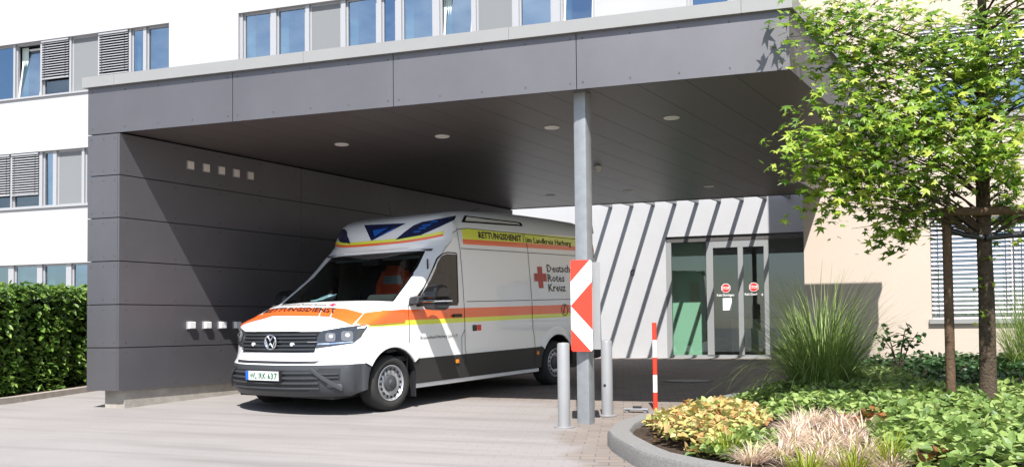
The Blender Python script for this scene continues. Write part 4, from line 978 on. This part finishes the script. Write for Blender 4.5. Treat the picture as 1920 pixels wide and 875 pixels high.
ZB2 = [(-1.25,10.9),(-.65,12.9),(-.1,14.8),(.9,15.5),(1.2,12),(.5,9.6),(0,9.3),(-.55,9.3),(-.6,10.3)]
ZD = [(.20,9.6),(.28,8.3),(.42,7.3),(.50,6.4),(.58,5.75),(4.3,5.6),(4.3,12),(2.2,12.3),(1.0,12)]
ZE = [(1.0,12),(.9,15.5),(0.2,15.2),(.45,17.5),(.6,19.2),(4.3,19.2),(4.3,12)]
stem_hole = lambda x, y: (x-1.52)**2+(y-10.4)**2 < .04
patch('yellow_ground_cover', ZA, 1150, .26, .085, .062, 'ground_yellow', 'yellow and rust coloured leafy ground cover at the kerb end of the bed')
patch('green_ground_cover', ZB, 900, .20, .085, .06, 'ground_green', 'small fresh green leaf clump at the kerb in front of the yellow cover')
patch('green_ground_cover', ZB2, 620, .22, .09, .065, 'ground_green', 'green ground cover round the foot of the tall grass')
patch('green_ground_cover', ZD, 720, .25, .10, .072, 'ground_green', 'bright green leafy ground cover in front of the tree trunk', stem_hole)
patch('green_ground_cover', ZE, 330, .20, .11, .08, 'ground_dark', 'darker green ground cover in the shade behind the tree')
patch('rust_ground_cover', [(.52,6.5),(.55,7.0),(.78,7.05),(.85,6.6),(.7,6.35)], 1000, .32, .085, .06, 'ground_rust', 'rust brown leaves among the green cover by the straw sedge')
patch('rust_ground_cover', [(.10,8.7),(.15,9.3),(.5,9.4),(.55,8.8),(.3,8.5)], 500, .33, .085, .06, 'ground_rust', 'few rust brown leaves in the green cover behind the straw sedge')
def blade(m, base, L_, az, lean, curl, wd, seg=5, mi=0):
    p = Vector(base); th = PI/2-lean; ca, sa = math.cos(az), math.sin(az); s = Vector((-sa, ca, 0)); b = len(m.v)
    for k in range(seg+1):
        f = k/seg; w_ = wd*(1-f**1.6)*.5+.0006; m.v += [tuple(p-s*w_), tuple(p+s*w_)]
        p = p+Vector((ca*math.cos(th), sa*math.cos(th), math.sin(th)))*(L_/seg); th -= curl/seg*(.5+f)
    m.f += [(b+2*k, b+2*k+1, b+2*k+3, b+2*k+2) for k in range(seg)]; m.m += [mi]*seg
def tuft(x, y, n_, L_, mats, name, label, cat, group, spread=.05, wd=.006, lean=.75, curl=1.6):
    z = soil_z(x, y); t = empty(name, (x, y, z), label, cat, group); m = MB()
    for k in range(n_):
        a = R.uniform(0, 2*PI); r = spread*math.sqrt(R.random()); blade(m, (r*math.cos(a), r*math.sin(a), 0), L_*R.uniform(.6,1.15), a+R.gauss(0,.5), abs(R.gauss(lean*.6,.3)), curl*R.uniform(.5,1.3), wd*R.uniform(.7,1.2), 5)
    m.build('blades', mats, t); return t
cz = [(-.52,6.85),(-.32,6.55),(-.12,6.3),(.10,6.15),(.30,6.1),(.46,6.25),(-.36,7.15),(-.14,6.85),(.10,6.7),(.32,6.7),(-.28,7.6),(-.02,7.3),(.22,7.25),(-.32,8.15),(-.08,7.85),(.16,7.8),(-.22,8.7),(.02,8.45),(.20,8.3),(-.08,9.05),(.14,8.95),(-.6,6.65)]
for x, y in cz:
    if edge_dist(x, y, inn) < .20: continue
    tuft(x+R.uniform(-.05,.05), y+R.uniform(-.05,.05), 170, .23, 'straw', 'sedge_tuft', 'straw coloured sedge tuft in the pale drift behind the kerb', 'sedge tuft', 'straw sedge tufts in the planting bed', .08, .0085, 1.25, 1.6)
for x, y, lb in ((-.74,7.12,'lime green grass tuft at the bare mulch by the kerb'), (-.16,6.35,'lime green grass tuft among the straw sedge, front left one'), (.14,6.42,'lime green grass tuft among the straw sedge, nearest the lower frame edge'), (.38,6.8,'lime green grass tuft between the straw sedge and the rust leaves')):
    tuft(x, y, 110, .30, 'lime_grass', 'grass_tuft', lb, 'grass tuft', 'lime green grass tufts', .06, .008, .8, 1.3)
def big_grass(x, y, n_, hgt, label, spread, lean):
    z = soil_z(x, y); t = empty('ornamental_grass', (x, y, z), label, 'ornamental grass', 'tall ornamental grasses'); m = MB()
    for k in range(n_):
        a = R.uniform(0, 2*PI); r = spread*math.sqrt(R.random()); ln = abs(R.gauss(0, lean)); blade(m, (r*math.cos(a), r*math.sin(a), 0), hgt*R.uniform(.55,1.2), a+R.gauss(0,.45), ln, R.uniform(.5,2.2)*(.55+ln), .011*R.uniform(.6,1.2), 8)
    m.build('blades', 'tall_grass', t)
big_grass(-.10, 12.2, 1700, 1.42, 'big dense clump of arching green grass before the glass door', .27, .88)
big_grass(2.95, 16.2, 600, 1.35, 'paler grass clump behind the tree below the blinds', .30, .5)
t = empty('rose_bush', (1.02, 15.6, soil_z(1.02, 15.6)), 'small dark leafy shoot above the cover beside the tall grass', 'shrub'); m = MB()
for k in range(5):
    a = 2*PI*k/5; e = Vector((.28*math.cos(a), .2*math.sin(a), .62+.1*math.sin(3*a))); m.tube([(0,0,0), tuple(e*.5+Vector((0,0,.1))), tuple(e)], [.012,.009,.005], 6)
m.build('stem', 'bark', t); m = MB()
for k in range(5):
    a = 2*PI*k/5; e = Vector((.28*math.cos(a), .2*math.sin(a), .62+.1*math.sin(3*a)))
    for q in range(16): leaf(m, e*R.uniform(.6,1.05)+Vector((R.gauss(0,.05),R.gauss(0,.05),R.gauss(0,.05))), .12, .08, R.uniform(0,2*PI), R.gauss(0,.5), R.gauss(0,.5))
m.build('foliage', 'ground_dark', t)

# ---------------------------------------------------------------- young tree with its stake frame
TX, TY = 1.52, 10.57; tz = soil_z(TX, TY)
tree = empty('young_tree', (TX, TY, tz), 'young broadleaf tree with star shaped leaves standing in the planting bed', 'tree')
m = MB(); tp = [(0,0,-.05),(.0,.01,.02),(.01,.02,.5),(.015,.03,1.2),(.005,.03,1.9),(.015,.05,2.6),(.03,.05,3.4),(.05,.05,4.2),(.06,.06,5.2),(.08,.05,6.4)]
m.tube(tp, [.115,.088,.080,.076,.070,.062,.052,.042,.030,.012], 14)
m.build('trunk', 'bark', tree, smooth=60)
# branch ends worked out by eye from the crown's outline: x, y, z in the scene
BL = [(1480,35,9.2),(1510,85,9.1),(1545,160,9.0),(1490,262,8.9),(1478,285,9.0),(1525,300,9.0),(1515,335,9.1),(1535,375,9.2),(1580,215,9.2),(1600,185,9.0),(1600,315,9.1),(1580,350,9.2),(1650,245,8.8),(1640,275,9.3),(1700,395,9.6),(1655,432,9.7),(1680,410,9.6),(1700,340,9.4),(1665,345,9.2),(1750,300,9.0),(1800,225,8.9),(1780,190,9.0),(1880,250,8.7),(1895,275,8.6),(1905,330,9.2),(1900,365,9.6),(1890,415,9.9),(1845,150,9.0),(1740,140,9.3),(1690,180,9.1),(1650,105,9.2),(1600,95,9.0),(1700,35,9.3),(1610,30,9.1),(1560,20,9.2),(1540,55,9.3),(1880,60,9.0),(1850,30,9.6),(1790,60,9.2),(1760,90,9.0),(1730,230,9.4),(1760,250,9.1),(1620,250,9.5),(1570,120,9.3),(1860,200,9.5),(1905,160,9.3),(1770,345,9.8),(1820,310,9.0),(1745,395,9.9),(1640,160,9.5),(1700,270,9.2),(1830,100,9.1),(1900,110,9.0),(1810,140,9.2),(1750,180,9.2),(1660,60,9.0),(1720,95,9.6),(1620,360,9.6),(1530,250,9.3),(1560,275,9.1),(1680,225,9.0),(1870,300,9.4)]
def ptz(px_, py_, zc): return EYE+ray(px_, py_)*zc
ends = [ptz(b[0]+max(0, 1640-b[0])*.16, b[1], b[2]) for b in BL]
rt = random.Random(3)
for k in range(10):                              # the rest of the crown, behind, beside and above the picture
    a = rt.uniform(-.5, 1.0); rr = rt.uniform(.5, 1.6); ends.append(Vector((TX+rr*math.cos(a), TY+rr*math.sin(a)*.9, tz+rt.uniform(2.5, 4.6))))
for k in range(20):
    zz = rt.uniform(4.3, 6.4); a = rt.uniform(-1.6, 1.6); rr = rt.uniform(.2, 1.75)*(1-(zz-4.3)/3.2)**.6; ends.append(Vector((TX+rr*math.cos(a), TY+rr*math.sin(a), tz+zz)))
for k in range(14): a = rt.uniform(-.9, .9); rr = rt.uniform(.9, 1.7); ends.append(Vector((TX+rr*math.cos(a), TY+rr*math.sin(a), tz+rt.uniform(2.1, 4.4))))
def trunk_at(z):
    for i in range(len(tp)-1):
        if tp[i][2] <= z <= tp[i+1][2]: f = (z-tp[i][2])/(tp[i+1][2]-tp[i][2]); return Vector(tp[i]).lerp(Vector(tp[i+1]), f)
    return Vector(tp[-1])
leaves = MB(); O3 = Vector((TX, TY, tz))
star = []
for k in range(10):
    a = -PI/2+2*PI*k/10; star.append((math.cos(a), math.sin(a)))
def star_leaf(m, p, s, n, az):
    n = n.normalized(); u = n.orthogonal().normalized(); v = n.cross(u); c, s_ = math.cos(az), math.sin(az); U = u*c+v*s_; V = v*c-u*s_
    b = len(m.v); m.v.append(tuple(p))
    L_ = [1.0,.30,.72,.30,.92,.34,.92,.30,.72,.30]      # middle lobe, side lobes
    ang = [0,22,48,75,98,140,-98,-75,-48,-22]
    o = sorted(zip(ang, [1.0,.36,.80,.34,.62,.22,.62,.34,.80,.36]))
    for an, r in o: a = math.radians(an); q = p+U*(math.sin(a)*r*s)+V*(math.cos(a)*r*s)-n*(.22*r*r*s); m.v.append(tuple(q))
    k = len(o); m.f += [(b, b+1+i, b+1+(i+1) % k) for i in range(k)]; m.m += [0]*k
for i, e in enumerate(ends):
    e = e-O3; hz = max(1.75, min(5.9, e.z-.55*math.hypot(e.x, e.y)*.55-.1)); s0 = trunk_at(hz); mid = s0.lerp(e, .5)+Vector((0,0,.10)); m = MB()
    m.tube([s0, s0.lerp(mid, .5)+Vector((0,0,.05)), mid, mid.lerp(e, .6), e], [.014,.010,.007,.005,.002], 6)
    for q in range(4):
        f = rt.uniform(.45, .95); a_ = s0.lerp(e, f); m.tube([a_, a_+Vector((rt.gauss(0,.18), rt.gauss(0,.18), rt.gauss(.02,.10)))], [.005,.002], 5)
    m.build('branch', 'bark', tree, smooth=60)
    nl = 100 if i < len(BL) else 58
    for q in range(nl):
        f = rt.random(); sp = .10+.05*f; c = e+Vector((rt.gauss(0,.155), rt.gauss(0,.17), rt.gauss(-.01,.115))) if f > .22 else mid.lerp(e, rt.uniform(.35,.95))+Vector((rt.gauss(0,.13), rt.gauss(0,.13), rt.gauss(0,.10)))
        nn = Vector((rt.gauss(0,.5), rt.gauss(-.65,.5), 1.0))
        star_leaf(leaves, c, rt.choice((.045,.06,.075,.09,.105))*rt.uniform(.9,1.1), nn, rt.uniform(0, 2*PI))
for z, k in ((1.62,7),(1.25,9),(.95,8)):
    for q in range(k): c = trunk_at(z)+Vector((rt.gauss(-.03,.07), rt.gauss(-.08,.03), rt.gauss(0,.05))); star_leaf(leaves, c, .05, Vector((rt.gauss(0,.5), rt.gauss(-.3,.4), 1)), rt.uniform(0,6))
leaves.build('crown', 'tree_leaf', tree)
sf = empty('stake_frame', (1.17, 10.5, soil_z(1.17, 10.5)), 'weathered wooden stake frame tied round the young tree', 'tree stakes')
so_ = Vector(sf.location)
A3 = [Vector((1.17,10.50)), Vector((1.80,12.4)), Vector((2.45,10.75))]
for p in A3:
    z0 = soil_z(p.x, p.y)-.1; m = MB(); m.tube([(p.x-so_.x, p.y-so_.y, z0-so_.z), (p.x-so_.x, p.y-so_.y, 1.0-so_.z), (p.x-so_.x, p.y-so_.y, (2.24 if p is not A3[1] else 2.30)-so_.z)], [.048,.047,.045], 14); m.build('stake', 'wood', sf, smooth=50)
def rail(a, b, za, zb, r, over=.06):
    d = (b-a).normalized(); a, b = a-d*over, b+d*over; m = MB(); m.tube([(a.x-so_.x, a.y-so_.y, za-so_.z), (b.x-so_.x, b.y-so_.y, zb-so_.z)], r, 12); m.build('rail', 'wood', sf, smooth=50)
off = Vector((0,-.09)); rail(A3[0]+off, A3[2]+off, 2.20, 2.20, .046, .10); rail(A3[0], A3[1], 2.16, 2.26, .042); rail(A3[1], A3[2], 2.26, 2.18, .042)
for a, b in ((A3[0], Vector((TX, TY))), (A3[2], Vector((TX, TY)))):
    m = MB(); m.tube([(a.x-so_.x, a.y-so_.y, 2.03-so_.z), ((a.x+b.x)/2-so_.x, (a.y+b.y)/2-so_.y, 1.97-so_.z), (b.x-so_.x, b.y-so_.y-.07, 1.93-so_.z)], [.034,.028,.034], 8); m.build('tie', 'black', sf, smooth=50)

# ---------------------------------------------------------------- hedge and kerb on the left
kp = [(-10.45,6.0),(-10.55,8.0),(-10.66,10.0),(-10.75,11.7),(-10.85,13.2)]
m = MB()
V_ = []
for x, y in kp:
    z = gz(x, y); V_ += [(x,y,z-.1),(x-.005,y,z+.085),(x-.09,y,z+.09),(x-.10,y,z-.1)]
m.add(V_, [(i*4+k, (i+1)*4+k, (i+1)*4+k+1, i*4+k+1) for i in range(len(kp)-1) for k in range(3)]); tag(m.build('kerb', 'kerbc', smooth=30), kind='structure')
m = MB(); V_ = []
for x, y in kp: z = gz(x, y); V_ += [(x-.09,y,z+.075),(x-2.4,y,z+.09)]
m.add(V_, [(i*2, i*2+2, i*2+3, i*2+1) for i in range(len(kp)-1)]); tag(m.build('hedge_soil', 'soil'), kind='structure')
hd = empty('hedge', (-11.6, 9.5, gz(-11.6, 9.5)), 'clipped beech hedge with glossy green leaves left of the dark column', 'hedge'); ho = Vector(hd.location)
def hx(y): return -10.42-.05*(y-5)-.33
HY0, HY1, HH = 5.6, 12.9, 1.66
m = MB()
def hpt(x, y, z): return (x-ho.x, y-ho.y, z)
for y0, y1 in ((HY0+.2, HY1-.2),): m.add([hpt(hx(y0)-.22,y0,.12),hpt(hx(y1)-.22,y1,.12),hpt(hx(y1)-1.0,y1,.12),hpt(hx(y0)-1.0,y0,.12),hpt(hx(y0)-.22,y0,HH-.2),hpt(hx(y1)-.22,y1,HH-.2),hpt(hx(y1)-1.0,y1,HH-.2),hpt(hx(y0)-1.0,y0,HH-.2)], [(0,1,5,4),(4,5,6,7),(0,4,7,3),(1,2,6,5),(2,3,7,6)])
core = m.build('dark_core', mat('dark hedge core', (.012,.016,.008), 1, .1), hd)  # near-black box, the hedge's inner shade put into its colour
m = MB()
for k in range(13000):
    y = R.uniform(HY0, HY1); top = R.random() < .2
    if top: x = hx(y)-R.uniform(0, 1.1); z = HH-.16*R.random()**1.5+.05*noise.noise((y*3,x*3,0))
    else: x = hx(y)-.24*R.random()**1.3+.09*noise.noise((y*2.2, 0, R.uniform(0,.1)))+.07*noise.noise((y*6, 5, 0)); z = .10+R.random()*(HH-.08); x += .10*noise.noise((y*2.5, z*2.5, 7))
    az = R.gauss(-.25, .8); leaf(m, hpt(x, y, z), R.uniform(.06,.14), R.uniform(.045,.085), az, R.gauss(-.25,.5), R.gauss(0,.5))
m.build('foliage', 'hedge_leaf', hd)
